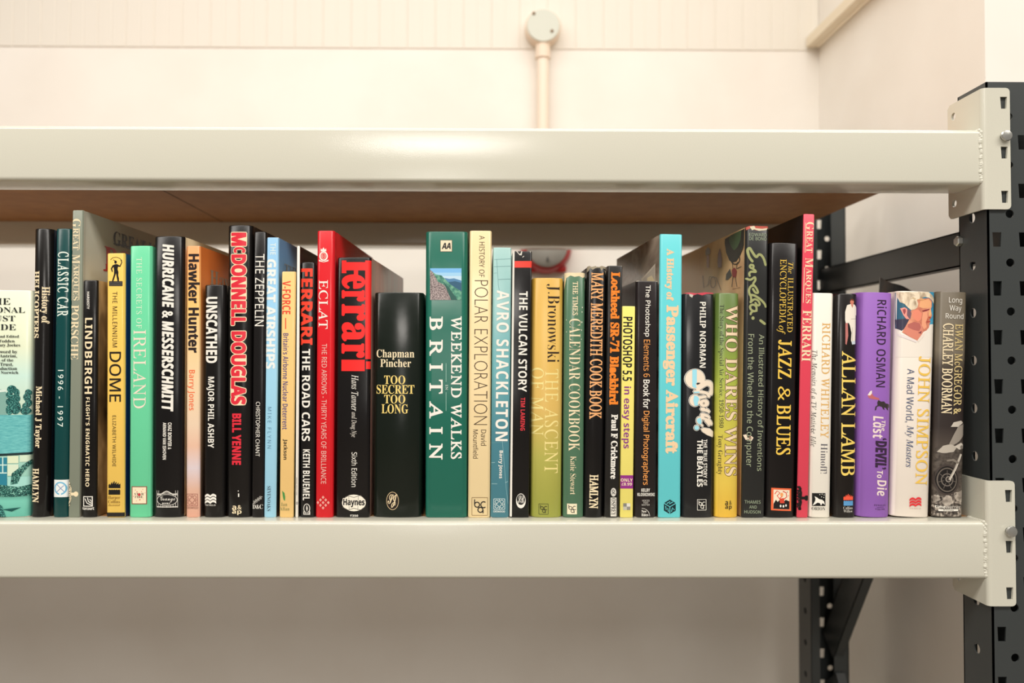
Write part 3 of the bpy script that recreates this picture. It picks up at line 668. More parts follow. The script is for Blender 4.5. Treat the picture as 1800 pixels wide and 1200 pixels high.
b = Book('slim tall black book with thin white capitals and a leaf mark', 445, 468.6, 406, 441.3, 463.4, (28, 25, 25), 0.215, True, 0.001, 0.002, yaw=1.8)
b.art('spine_title', [T('N', 'THE ZEPPELIN', (448.2, 446, 464, 573), WH)]).art('author_name', [T('N', 'CHRISTOPHER CHANT', (449.5, 706, 456.8, 802), WH, w=.006)])
b.art('publisher_mark', [U('S', 'D&C', (443.6, 886.5, 461.8, 894), WH, w=-.008)] + [('l', ([(444, 885.5), (450, 880), (461, 872.5)], .6), gr)] + [('o', (447 + 3.6 * i, 882.6 - 2.6 * i + d, 2.1, 1.2, .5), gr) for i in range(4) for d in (-1.8, 1.4)])

b = Book('light blue paperback with white capitals and a dusky blue cover', 468, 491, 416, 464, 484.8, (160, 208, 230), 0.215, False, 0.0, 0.002, yaw=1.8,
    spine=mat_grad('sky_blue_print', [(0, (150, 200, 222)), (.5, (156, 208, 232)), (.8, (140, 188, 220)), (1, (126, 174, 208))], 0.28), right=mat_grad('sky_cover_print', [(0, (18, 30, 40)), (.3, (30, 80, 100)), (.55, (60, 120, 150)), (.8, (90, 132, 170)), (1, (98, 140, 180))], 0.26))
b.art('spine_title', [T('B', 'THE', (475, 427, 484.8, 448), (206, 224, 230)), T('B', 'GREAT AIRSHIPS', (467, 455.5, 484.4, 648), (232, 238, 236), w=.012, o=[((176, 200, 210), .018)])])
b.art('author_name', [T('N', 'MIKE FLYNN', (470.4, 715, 476.6, 788), (92, 132, 158), s=1.4)]).art('publisher_mark', [T('S', 'SEVENOAKS', (469.4, 854, 475.8, 898), (52, 64, 78), w=-.008)])
b.art('cover_title', [U('S', 'THE', (500, 463, 526, 478), (120, 116, 112))], 'R')

b = Book('slim pale orange book with red and violet lettering', 494, 520.6, 476, 491, 515.4, (246, 206, 134), 0.17, True, 0.0, 0.002, yaw=1.8, right=(150, 150, 120))
b.art('spine_title', [T('B', 'V-FORCE', (496.2, 493.5, 511, 552), (214, 66, 46)), ('r', (501.2, 558.5, 502.9, 578), (214, 66, 46)), T('B', 'Britain’s Airborne Nuclear Deterrent', (497, 585.5, 506.6, 754.5), (84, 72, 118), w=-.006)])
b.art('author_name', [T('B', 'Jackson', (496.8, 771.5, 505.4, 807.5), BK)]).art('publisher_mark', [('p', [(496, 862), (500, 866), (501.5, 873), (501, 880), (498.5, 878), (497, 871)], (70, 132, 66)), U('S', 'Ian', (494.5, 883, 504.8, 889.4), (120, 118, 74), w=-.01), U('S', 'Allan', (491.8, 891, 508.8, 897), (120, 118, 74), w=-.01)])

b = Book('very thin white book with a near black cover, between the pale orange and black books', 521.6, 527.6, 431, 518.8, 524.4, (236, 230, 218), 0.21, False, 0, 0.0008, yaw=1.6, right=(44, 32, 28))
b.art('spine_text', [T('N', 'DREAMS ABOUT CARS', (520.4, 839, 522.4, 870), (110, 106, 100)), ('o', (522, 884, 1.6, 2.4, .7), BK)])

b = Book('black book with red then white bold capitals and a white oval mark', 527, 555, 459.5, 525.9, 552.6, (26, 24, 24), 0.20, True, 0.0015, 0.0025, yaw=1.8, tpl=1)
b.art('spine_title', [T('B', 'FERRARI', (528, 471.5, 549.4, 606), (226, 62, 40), w=.02), T('B', 'THE ROAD CARS', (530.4, 613, 545, 775), WH)]).art('author_name', [T('B', 'KEITH BLUEMEL', (532.2, 789.5, 544.4, 879), WH)])
b.art('publisher_mark', [('e', (539.2, 893.5, 6, 8.8), gr), ('r', (533.2, 898.5, 545.2, 904.4), gr), ('e', (539.2, 893, 4.6, 7), BK), ('p', [(539.2, 887), (541.2, 893), (539.6, 899), (538, 893)], gr), U('B', 'EBP', (535, 899.6, 543.4, 903.6), BK)])

b = Book('bright red book with a white crown crest and thin white capitals', 556.4, 588.6, 404, 553.4, 585.4, (200, 30, 38), 0.225, True, 0.0, 0.004, yaw=2.4)
b.art('spine_emblem', [('o', (568.8, 450, 7.6, 8.4, 2.4), WH), ('o', (568.8, 450, 4.2, 4.6, 1), (226, 170, 160)), U('S', 'RAF', (566, 448, 571.6, 452), (226, 170, 160)), ('p', [(563.6, 441.6), (564, 436.5), (566.3, 438.6), (568.6, 434.6), (571, 438.6), (573.2, 436.5), (573.6, 441.6)], WH), ('p', [(560.4, 456), (568.8, 460), (577.4, 456), (577.4, 459), (568.8, 460.8), (560.4, 459)], WH)])
b.art('spine_title', [T('U', 'ECLAT', (560, 492, 576.4, 578), WH, w=.006), T('N', 'THE RED ARROWS - THIRTY YEARS OF BRILLIANCE', (565, 604, 574, 850), (236, 196, 184), w=-.004)])
b.art('publisher_mark', [('p', [(568 + 4.6 * (i - j), 883 + 4.6 * (i + j) - 3), (568 + 4.6 * (i - j) + 2.4, 883 + 4.6 * (i + j)), (568 + 4.6 * (i - j), 883 + 4.6 * (i + j) + 3), (568 + 4.6 * (i - j) - 2.4, 883 + 4.6 * (i + j))], (214, 150, 140)) for i in (-1, 0, 1) for j in (-1, 0, 1)])

b = Book('wide black book with one giant red slab word down its upper half', 591, 653.4, 451, 589, 648.6, (25, 22, 22), 0.215, True, 0.001, 0.003, yaw=3.4,
    right=mat_noise('red_grey_cover_print', [(0.3, (150, 138, 124)), (0.5, (168, 120, 108)), (0.7, (176, 164, 148))], 18, 3, 0.3, (1, 2, .3)))
fr = (222, 36, 34)
b.art('spine_title', [('r', (641.8, 457.5, 652.4, 631), fr), ('r', (600.6, 457.5, 608.8, 480), fr), ('r', (607, 460.5, 653, 475), fr), ('r', (622, 475, 629.6, 483), fr), ('r', (643, 635, 651.4, 648.5), fr)])
b.art('spine_lettering', [T('S', 'e', (600.4, 482, 642, 508), fr, w=.03), T('S', 'r', (600.4, 509.5, 642, 530), fr, w=.03), T('S', 'r', (600.4, 534, 642, 564), fr, w=.03), T('S', 'a', (600.2, 566, 641.6, 600), fr, w=.03), T('S', 'r', (600.2, 603, 641.2, 629), fr, w=.03), T('S', 'ı', (600, 632, 641.2, 652), fr, w=.0)])
b.art('author_name', [T('I', 'Hans Tanner', (617.8, 658.5, 629.6, 722), WH), T('I', 'and Doug Nye', (615.6, 724, 627, 768), (206, 200, 190))])
b.art('edition_text', [T('N', 'Sixth Edition', (618, 794.5, 628, 855.5), WH, w=.006)])
b.art('publisher_mark', [('e', (622, 883.5, 21, 14.6), (222, 216, 200)), ('l', ([(602, 877), (612, 871), (622, 874), (634, 870), (642, 878)], 1), (70, 66, 60)), ('l', ([(602, 891), (612, 896), (622, 893), (634, 896), (642, 890)], 1), (70, 66, 60)), ('l', ([(613, 871), (614, 896)], .7), (120, 116, 104)), ('l', ([(630, 871), (629, 896)], .7), (120, 116, 104)), U('B', 'Haynes', (603.4, 876.4, 641, 891.4), BK, w=.012, o=[((222, 216, 200), .05)]), U('B', 'F350', (616, 904.2, 629.6, 907.6), WH)])

b = Book('wide dark green-black book with centred cream and gold serif lettering', 655.6, 744.6, 512.5, 653.6, 741, (22, 32, 24), 0.155, True, 0.004, 0.006, yaw=1.4, tpl=6.6, tpr=2.0)
gd = (224, 198, 116)
b.art('author_name', [U('S', 'Chapman', (661, 614, 728, 632), CR), U('S', 'Pincher', (668, 631, 722.4, 645), CR)])
b.art('spine_title', [U('S', 'TOO', (675, 659.6, 712.4, 675), gd), U('S', 'SECRET', (661, 676.2, 728, 692), gd), U('S', 'TOO', (675, 693.5, 712.4, 709), gd), U('S', 'LONG', (670.4, 710.2, 717.4, 726.6), gd)])
b.art('publisher_mark', [('e', (690, 880, 11, 16), (206, 180, 140)), ('e', (690, 880, 10.2, 15.1), (34, 26, 20)), T('C', 'SJ', (681, 868, 699, 893), CR) if 0 else U('C', 'SJ', (681.5, 868.5, 698.6, 892), (226, 206, 168), w=.004)])

rock = mat_noise('printed_rock', [(0.35, (74, 62, 62)), (0.5, (130, 116, 116)), (0.66, (186, 172, 168))], 900, 5, 0.35)
moor = mat_noise('printed_moor', [(0.35, (30, 92, 82)), (0.55, (74, 140, 116)), (0.7, (128, 170, 140))], 260, 5, 0.35)
b = Book('thick bright green book with a small hillside photo and wide-spaced white capitals', 747.6, 823, 405.5, 747, 822, (30, 98, 82), 0.21, True, 0.0, 0.006, yaw=0.0)
b.art('spine_emblem', [('r', (773.8, 421.6, 795, 442.4), (80, 66, 50)), ('r', (774.6, 422.4, 794.2, 441.6), (240, 222, 190)), U('D', 'AA', (776.4, 426.6, 792.4, 437.6), BK, w=.02)])
b.art('spine_photo', [('r', (756, 471.4, 811.2, 527), mat_grad('x0', [(0, (0, 0, 0)), (1, (1, 1, 1))]) if 0 else (186, 214, 232)), ('r', (756, 471.4, 811.2, 479), (112, 172, 220)), ('r', (756, 479, 811.2, 485), (150, 196, 226)), ('p', [(775, 494), (782, 488.5), (790, 490), (798, 489), (811.2, 493), (811.2, 510), (775, 506)], (74, 122, 160)), ('p', [(786, 496), (800, 494), (811.2, 497), (811.2, 516), (790, 510)], (40, 84, 110)),
    ('p', [(756, 474), (766, 482), (776, 484), (784, 492), (792, 500), (811.2, 512), (811.2, 527), (756, 527)], moor), ('p', [(756, 474), (760, 477), (764, 484), (770, 495), (780, 500), (786, 508), (790, 516), (793, 527), (756, 527)], rock), ('p', [(778, 494), (790, 506), (804, 527), (793, 527), (786, 510)], (36, 84, 76))])
b.art('spine_title', [T('U', 'BRITAIN', (754.4, 556, 778.6, 807.5), WH, s=1.75, w=.022), T('U', 'WEEKEND WALKS', (792.6, 555.5, 811.6, 806.5), WH, s=1.12, w=.018), T('U', 'IN', (783, 676, 787.4, 685), (206, 214, 206)), ('r', (783.8, 638, 784.5, 671), (150, 190, 176)), ('r', (783.8, 689, 784.5, 722), (150, 190, 176))])

b = Book('tall cream book with thin brown lettering and a square monogram', 824.8, 865.3, 404, 822.6, 861.4, (244, 220, 170), 0.20, True, 0.0, 0.003)
br = (62, 44, 26)
b.art('spine_title', [T('N', 'A HISTORY OF', (842.2, 414, 851.8, 487), br, w=.003), T('G', 'POLAR EXPLORATION', (833.4, 492.5, 857.4, 746.5), br, w=-.022)]).art('author_name', [T('N', 'David', (845.4, 755, 855, 783), br), T('N', 'Mountfield', (831.6, 755, 840.4, 805.6), br)])
b.art('publisher_mark', bca(829.6, 874.2, 857, 905.4, BK, None, (120, 96, 60)))

b = Book('pale teal paperback with white block capitals and faint chart lines', 866, 900, 433.5, 861.8, 894.4, (92, 150, 158), 0.205, False, 0.0005, 0.002, spine=mat_grad('teal_chart_print', [(0, (64, 118, 132)), (.3, (68, 124, 138)), (.55, (96, 158, 164)), (.8, (130, 174, 172)), (1, (142, 180, 176))], 0.3))
ch = (98, 142, 146)
b.art('spine_print', [('l', ([(868.5, 456), (899, 454.5)], .6), ch), ('l', ([(868, 468.5), (898.5, 467.5)], .6), ch), ('l', ([(868, 480), (873, 479.5)], .6), ch), ('l', ([(873, 455), (876, 500), (877.5, 510)], .6), ch), ('l', ([(876, 491), (898, 490)], .6), ch), ('l', ([(883, 775), (890, 860), (893, 885)], .6), (130, 172, 178)), ('l', ([(864, 778), (893, 777)], .4), (110, 158, 166)), ('l', ([(864, 813), (870, 812.5)], .8), (150, 186, 190)), ('l', ([(864, 850), (874, 850)], .8), (150, 186, 190)), ('l', ([(888, 848), (893, 846)], .8), (150, 186, 190))])
b.art('spine_title', [T('B', 'AVRO SHACKLETON', (872, 510, 894, 775), WH, s=1.12, w=.004)]).art('author_name', [T('B', 'Barry Jones', (875.8, 791.6, 883.8, 840.5), WH)])
b.art('publisher_mark', crowood(868, 876.4, 887.2, 894.8, (206, 222, 220), .8) + [U('B', 'CROWOOD', (867, 896.8, 887.6, 900.2), (224, 234, 230))])

b = Book('black book with one red band near its head and a white edge', 900.6, 935.8, 440, 895.6, 930.2, (26, 24, 24), 0.20, True, 0.0004, 0.0015, left=(238, 232, 222))
b.art('worn_edge', [('p', [(907.4, 441.4), (909.4, 441.4), (912.5, 445.9), (915.0, 445.6), (916.4, 441.4), (918.2, 441.4), (916.9, 448.6), (913.1, 448.2)], (206, 202, 190)), ('p', [(918.1, 451.6), (920.6, 449.4), (921.6, 450.3), (918.8, 452.5)], (206, 202, 190)), ('p', [(931.2, 441.5), (933.1, 441.5), (932.5, 444.4)], (190, 186, 176))])
b.art('spine_band', [('p', [(904.6, 458.6), (935.4, 458.6), (935.2, 470.2), (904.4, 470.2)], (214, 62, 50)), ('p', [(900.8, 441), (904.4, 441), (899.6, 907.6), (895.8, 907.6)], (236, 230, 220))])
b.art('spine_title', [T('B', 'THE VULCAN STORY', (911.6, 511.8, 926.8, 688.5), WH, w=.004)]).art('author_name', [T('B', 'TIM LAMING', (915, 698.5, 922.8, 756.5), (206, 48, 58))])
b.art('publisher_mark', [('e', (915.6, 880, 8.5, 13), WH), ('e', (915.6, 877.6, 7.4, 9.4), BK), U('C', 'SB', (910, 870.5, 921.4, 884), WH, w=.004), ('p', [(909.6, 884.5), (915.6, 888), (921.6, 884.5), (920.5, 889), (915.6, 892), (910.7, 889)], WH)])

b = Book('ochre fading to olive book with black author name and pale capitals', 935.9, 990.8, 487, 932, 988.8, (206, 166, 84), 0.19, True, 0.004, 0.005, spine=mat_grad('ochre_to_olive_print', [(0, (150, 154, 66)), (.25, (172, 168, 82)), (.45, (204, 170, 92)), (.75, (206, 168, 84)), (1, (196, 154, 60))], 0.34), right=(176, 110, 40))
b.art('spine_title', [T('U', 'THE ASCENT', (957.4, 648.5, 981.6, 831.5), (246, 228, 150), s=1.08), T('U', 'OF MAN', (933.8, 646, 955.6, 765), (240, 226, 150), s=1.08)]).art('author_name', [T('S', 'J.Bronowski', (960, 499, 984, 636.6), (46, 34, 26), w=-.014)])
b.art('publisher_mark', bca(947.2, 885.4, 963.6, 903.6, (34, 34, 22), None, (60, 66, 34)))

b = Book('grey-green cookbook with a torn cream top edge and cream serif capitals', 992, 1030.4, 480.5, 990, 1026, (76, 110, 86), 0.18, True, 0.003, 0.003, yaw=-.4, tpl=1, tpr=2.2)
b.art('worn_edge', [('p', [(993, 479.6), (1000, 478.6), (1012, 479.4), (1022, 478.6), (1030.4, 480), (1030.2, 485), (1025, 488), (1018, 485), (1010, 486.5), (1003, 484), (996, 488), (994.6, 495), (993.4, 503), (992, 508)], (232, 214, 176)), ('p', [(1028.4, 492), (1030.4, 494), (1029.8, 512), (1028.6, 505)], (214, 204, 180))] + [('e', (x, y, r_, r_ * 1.8), (206, 204, 188)) for x, y, r_ in ((1024, 540, .8), (1023.4, 548, .7), (1023, 566, .9), (1022.6, 580, .7), (1022, 596, .6), (996, 583, .5), (996, 562, .5))])
b.art('spine_title', [T('U', 'THE TIMES', (1006.6, 494.5, 1016, 554), CR, w=.016), T('S', 'CALENDAR COOKBOOK', (1000.2, 560, 1020, 792.5), CR, w=-.01)]).art('author_name', [T('S', 'Katie Stewart', (1002.4, 801.5, 1012.6, 869), CR, w=-.012)])
b.art('publisher_mark', bca(997, 885, 1014.2, 903.6, BK, (240, 228, 196)))

b = Book('black book with peach condensed capitals and a frayed top', 1031.8, 1068, 467.5, 1027, 1060.4, (26, 24, 24), 0.18, True, 0.003, 0.003, yaw=-.8, tpr=2.6)
b.art('worn_edge', [('p', [(1033, 468), (1037, 466.6), (1040, 469), (1047, 467), (1050, 470), (1058, 467), (1066, 469), (1067, 474), (1061, 471), (1057, 476), (1055, 470.6), (1047, 471), (1042, 474), (1038, 470.4), (1035, 476), (1032.6, 478)], (150, 140, 120)), ('p', [(1063, 474), (1067.4, 477), (1066.8, 487), (1065, 480)], (170, 160, 140))])
b.art('spine_title', [T('U', 'MARY MEREDITH COOK BOOK', (1037.6, 478.5, 1059.6, 736.6), (240, 176, 118), w=.014)]).art('publisher_mark', [T('U', 'HAMLYN', (1036, 834, 1051.8, 893.5), CR, w=.022)])

b = Book('dark grey paperback with orange then white chunky lettering', 1069, 1094.6, 465.5, 1061.4, 1088.8, (42, 40, 38), 0.19, False, 0.0004, 0.0015, yaw=-1.6, tpr=2.8)
b.art('spine_title', [T('S', 'Lockheed SR-71 Blackbird', (1072.4, 478, 1089, 711.5), (244, 136, 42), w=.03)]).art('author_name', [T('S', 'Paul F Crickmore', (1073.8, 728, 1085.6, 841.5), WH, w=.02)])
b.art('publisher_mark', [('e', (1078.4, 864.8, 4.9, 7.6), gr), ('o', (1078, 863, 2.4, 3, 1), BK), ('l', ([(1075.5, 868), (1078, 866), (1081.5, 868)], 1), BK), ('r', (1073.2, 874.2, 1083.6, 907.2), (206, 202, 192)), T('S', 'OSPREY', (1074.2, 875.5, 1082.6, 905.5), (30, 28, 27), w=.004)])

b = Book('small slim yellow paperback with black and purple lettering and a price flash', 1093.8, 1117.4, 536.5, 1089.6, 1113.2, (242, 228, 122), 0.16, False, 0.0, 0.0012, yaw=-2.4, tpr=1.6)
pu = (124, 52, 124)
b.art('spine_title', [T('B', 'PHOTOSHOP 5.5', (1094.8, 556.6, 1111.4, 669.4), (26, 26, 26)), T('B', 'in easy steps', (1092.8, 679, 1108.8, 788), pu)])
b.art('price_flash', [('r', (1090.2, 835, 1113.4, 858.4), (134, 44, 122)), U('B', 'ONLY', (1091.2, 840.6, 1112, 846.2), CR), U('B', '£8.99', (1092.6, 848, 1110.8, 853), CR)])
b.art('publisher_mark', [('r', (1095.4, 884.2, 1107.8, 896), (176, 172, 158)), ('r', (1095.4, 884.2, 1101.4, 890), (120, 118, 112)), ('r', (1101.8, 890.2, 1107.8, 896), (132, 128, 120)), ('r', (1101.8, 884.2, 1107.8, 889.8), (206, 202, 190))])

b = Book('dark brown-black paperback with white and orange title beside the turquoise book', 1118.6, 1157.8, 492.5, 1114.6, 1155, (46, 38, 38), 0.178, False, 0.0006, 0.003, yaw=-3.0, left=(24, 24, 26))
og = (240, 160, 84)
b.art('spine_title', [T('N', 'The Photoshop', (1132, 501, 1143.6, 591.5), WH, w=.008), T('N', 'Elements 6', (1131.4, 596.8, 1143, 662.5), og, w=.006), T('N', 'Book for', (1130.6, 667, 1142.4, 718), WH, w=.014), T('N', 'Digital Photographers', (1127.8, 722, 1141.6, 852), og, w=.006)])
b.art('author_name', [U('B', 'KELBY', (1127.4, 858.2, 1142.4, 864), WH), U('B', 'KLOSKOWSKI', (1120.6, 866, 1151, 871.6), WH)])
b.art('publisher_mark', [U('N', 'VOICES', (1128.6, 878, 1141.6, 881.2), gr), U('N', 'THAT', (1130.6, 881.9, 1139.6, 884.8), gr), U('N', 'MATTER', (1128.2, 885.6, 1142, 888.4), gr), ('l', ([(1128 + 14 * sin(R(a)), 907 - 14 * cos(R(a))) for a in range(0, 91, 10)], .8), gr), U('S', 'New', (1127.6, 896, 1136.4, 900.6), WH), U('S', 'Riders', (1127.6, 902, 1139.6, 907), WH)])

sky = mat_noise('storm_cover_print', [(0.3, (52, 44, 40)), (0.5, (120, 108, 96)), (0.72, (160, 148, 134))], 14, 4, 0.22, (1, 1, 2), dist=.6)
b = Book('tall turquoise book with cream rounded lettering and a black cube mark', 1159.8, 1200.8, 410, 1157, 1197.2, (96, 194, 200), 0.21, True, 0.0, 0.0025, yaw=-3.0, left=sky, right=(80, 160, 170))
b.art('cover_panel', [('p', [(1128, 490), (1152, 463), (1152, 600), (1128, 600)], (176, 166, 150)), ('p', [(1129.5, 492), (1150.5, 468), (1150.5, 600), (1129.5, 600)], (150, 140, 126)), ('p', [(1138, 488), (1146, 484), (1150, 492), (1150, 600), (1130, 600)], (190, 176, 140))], 'L')
pk = (244, 212, 170)
b.art('spine_title', [T('S', 'A History of', (1168.2, 437, 1184.6, 528.5), pk, w=.02), T('S', 'Passenger Aircraft', (1164.8, 536, 1192.4, 797), pk, w=.026)])
K = lambda *p: ('p', [(1177.4 + x, 890.6 + y) for x, y in p], (16, 40, 44)); k2 = (96, 194, 200)
b.art('publisher_mark', [K((0, -13), (10.4, -6.6), (10.4, 6.4), (0, 12.6), (-10.4, 6.4), (-10.4, -6.6)), ('l', ([(1167, 884), (1177.4, 890.4), (1188, 884)], 1.2), k2), ('l', ([(1177.4, 890.4), (1177.4, 903)], 1.2), k2), ('l', ([(1172, 884.5), (1178, 881), (1176, 885.5), (1182.5, 882)], 1.3), k2), ('l', ([(1170, 889), (1171, 896), (1173.5, 892.5), (1175, 899)], 1.2), k2), ('l', ([(1180, 899), (1182, 892), (1185.5, 896)], 1.2), k2)])

b = Book('black book with a bubbly pale blue script word across its middle', 1201, 1258, 515, 1198.6, 1257.4, (40, 40, 42), 0.16, True, 0.003, 0.004, yaw=-2.4)
b.art('worn_edge', [('p', [(1201.6, 515), (1212, 513.6), (1224, 515.4), (1240, 513.4), (1257, 514.4), (1257.4, 516), (1244, 516), (1234, 519), (1226, 516.4), (1216, 520), (1210, 516)], (190, 70, 84)), ('p', [(1212, 516), (1219, 518), (1217, 523), (1212.5, 520)], (186, 180, 168))])
b.art('author_name', [T('B', 'PHILIP NORMAN', (1230, 530.5, 1241, 646), WH)])
bubc = (246, 230, 208); rim = (26, 44, 54)
b.art('spine_title', [('e', (1222.0, 665.9, 18.4, 18.4), WH),
    ('e', (1221.4, 703.6, 10.5, 11.7), WH),
    ('e', (1237.8, 708.4, 10.0, 8.4), WH),
    ('e', (1228.8, 739.0, 6.4, 8.2), WH),
    ('e', (1224.3, 751.6, 5.5, 5.7), WH),
    ('k', ([(1226.5, 681.9), (1236.6, 675.1), (1244.5, 672.9), (1252.4, 678.3), (1252.6, 687.3), (1250.1, 690.4)], 12.4), WH),
    ('k', ([(1221.4, 688.2), (1232.1, 688.6), (1242.3, 690.9), (1246.2, 696.3)], 8.2), WH),
    ('k', ([(1225.4, 698.5), (1233.3, 698.1), (1240.0, 696.8)], 7.8), WH),
    ('k', ([(1233.8, 718.8), (1240.0, 720.1), (1245.4, 723.1)], 9.4), WH),
    ('k', ([(1233.8, 728.9), (1240.0, 730.3), (1245.6, 733.6)], 9.4), WH),
    ('k', ([(1232.1, 733.4), (1243.4, 736.6), (1251.3, 744.7)], 8.8), WH),
    ('k', ([(1240.0, 739.0), (1244.5, 743.5), (1246.5, 746.9)], 6.8), WH),
    ('k', ([(1228.8, 741.3), (1232.1, 745.8), (1234.4, 748.3)], 5.8), WH),
    ('p', [(1230.3, 753.3), (1236.2, 750.7), (1248.1, 752.4), (1257.0, 759.3), (1258.2, 765.0), (1254.0, 769.0), (1243.3, 765.0), (1233.8, 759.0)], WH),
    ('e', (1222.0, 665.9, 17.6, 17.6), rim),
    ('e', (1221.4, 703.6, 9.7, 10.9), rim),
    ('e', (1237.8, 708.4, 9.2, 7.6), rim),
    ('e', (1228.8, 739.0, 5.6, 7.4), rim),
    ('e', (1224.3, 751.6, 4.7, 4.9), rim),
    ('k', ([(1226.5, 681.9), (1236.6, 675.1), (1244.5, 672.9), (1252.4, 678.3), (1252.6, 687.3), (1250.1, 690.4)], 10.8), rim),
    ('k', ([(1221.4, 688.2), (1232.1, 688.6), (1242.3, 690.9), (1246.2, 696.3)], 6.6), rim),
    ('k', ([(1225.4, 698.5), (1233.3, 698.1), (1240.0, 696.8)], 6.2), rim),
    ('k', ([(1233.8, 718.8), (1240.0, 720.1), (1245.4, 723.1)], 7.8), rim),
    ('k', ([(1233.8, 728.9), (1240.0, 730.3), (1245.6, 733.6)], 7.8), rim),
    ('k', ([(1232.1, 733.4), (1243.4, 736.6), (1251.3, 744.7)], 7.2), rim),
    ('k', ([(1240.0, 739.0), (1244.5, 743.5), (1246.5, 746.9)], 5.2), rim),
    ('k', ([(1228.8, 741.3), (1232.1, 745.8), (1234.4, 748.3)], 4.2), rim),
    ('p', [(1231.0, 753.7), (1236.6, 751.2), (1247.9, 752.8), (1256.3, 759.3), (1257.5, 764.7), (1253.5, 768.5), (1243.4, 764.7), (1234.4, 759.1)], rim),
    ('e', (1222.0, 665.9, 17.0, 17.0), bubc),
    ('e', (1221.4, 703.6, 9.1, 10.3), bubc),
    ('e', (1237.8, 708.4, 8.6, 7.0), bubc),
    ('e', (1228.8, 739.0, 5.0, 6.8), bubc),
    ('e', (1224.3, 751.6, 4.1, 4.3), bubc),
    ('k', ([(1226.5, 681.9), (1236.6, 675.1), (1244.5, 672.9), (1252.4, 678.3), (1252.6, 687.3), (1250.1, 690.4)], 9.6), bubc),
    ('k', ([(1221.4, 688.2), (1232.1, 688.6), (1242.3, 690.9), (1246.2, 696.3)], 5.4), bubc),
    ('k', ([(1225.4, 698.5), (1233.3, 698.1), (1240.0, 696.8)], 5.0), bubc),
    ('k', ([(1233.8, 718.8), (1240.0, 720.1), (1245.4, 723.1)], 6.6), bubc),
    ('k', ([(1233.8, 728.9), (1240.0, 730.3), (1245.6, 733.6)], 6.6), bubc),
    ('k', ([(1232.1, 733.4), (1243.4, 736.6), (1251.3, 744.7)], 6.0), bubc),
    ('k', ([(1240.0, 739.0), (1244.5, 743.5), (1246.5, 746.9)], 4.0), bubc),
    ('k', ([(1228.8, 741.3), (1232.1, 745.8), (1234.4, 748.3)], 3.0), bubc),
    ('p', [(1231.6, 753.9), (1237.0, 751.5), (1247.8, 753.1), (1255.8, 759.3), (1256.9, 764.5), (1253.1, 768.1), (1243.4, 764.5), (1234.8, 759.1)], bubc),
    ('p', [(1216.9, 649.7), (1224.5, 649.0), (1224.5, 672.6), (1222.6, 674.9), (1224.5, 681.9), (1219.2, 680.7), (1216.9, 678.3)], (150, 212, 228)),
    ('p', [(1219.2, 688.4), (1228.8, 687.8), (1229.9, 690.1), (1219.8, 690.6)], (150, 212, 228)),
    ('p', [(1220.3, 694.6), (1225.9, 696.3), (1228.8, 700.8), (1225.9, 707.5), (1227.1, 712.0), (1220.9, 713.1), (1218.6, 703.0)], (150, 212, 228)),
    ('p', [(1225.4, 735.7), (1231.0, 733.4), (1232.7, 739.0), (1232.1, 745.2), (1227.1, 744.1), (1224.5, 739.0)], (150, 212, 228)),
    ('p', [(1223.7, 673.8), (1225.9, 672.2), (1230.8, 672.6), (1228.8, 674.9), (1224.8, 675.8)], (36, 40, 44)),
    ('p', [(1233.8, 685.0), (1243.4, 681.9), (1245.6, 682.8), (1243.4, 687.0)], (36, 40, 44)),
    ('o', (1236.9, 708.4, 1.6, 1.6, .6), rim),
    ('e', (1224.3, 751.6, 3.9, 4), (150, 206, 218)),
    ('k', ([(1238.9, 715.2), (1240.6, 717.7)], 1.1), (90, 100, 104)),
    ('k', ([(1238.3, 723.3), (1244.5, 725.5)], 1.1), (90, 100, 104)),
    ('k', ([(1238.3, 732.5), (1244.5, 734.8)], 1.1), (90, 100, 104))])
b.art('spine_text', [T('B', 'THE TRUE STORY OF', (1236, 772, 1243, 853), WH), T('B', 'THE BEATLES', (1224.8, 772, 1235, 855), WH, w=.012)]).art('publisher_mark', bca(1225.4, 877.4, 1241, 896, WH, None, WH))

b = Book('green fading to yellow book with cream capitals edged in brown', 1260, 1302.5, 513.5, 1258, 1299, (170, 170, 70), 0.16, True, 0.003, 0.004, yaw=-2.4, spine=mat_grad('green_to_yellow_print', [(0, (238, 190, 64)), (.15, (232, 200, 84)), (.4, (190, 182, 74)), (.62, (150, 164, 66)), (.8, (98, 122, 56)), (1, (88, 110, 52))], 0.3))
b.art('spine_title', [T('S', 'WHO DARES WINS', (1275, 536, 1297.6, 836), (246, 220, 184), w=-.002, o=[((66, 44, 28), .026)]), T('S', 'The Story of the Special Air Service, 1950-1980', (1263.6, 535, 1272.8, 751.5), (44, 50, 30), w=-.012)])
b.art('author_name', [T('S', 'Tony Geraghty', (1261.2, 764.5, 1270.6, 834.5), (50, 44, 26), w=-.01)]).art('publisher_mark', aap(1274.6, 879.5, 1286.4, 896.4, (52, 44, 26)))

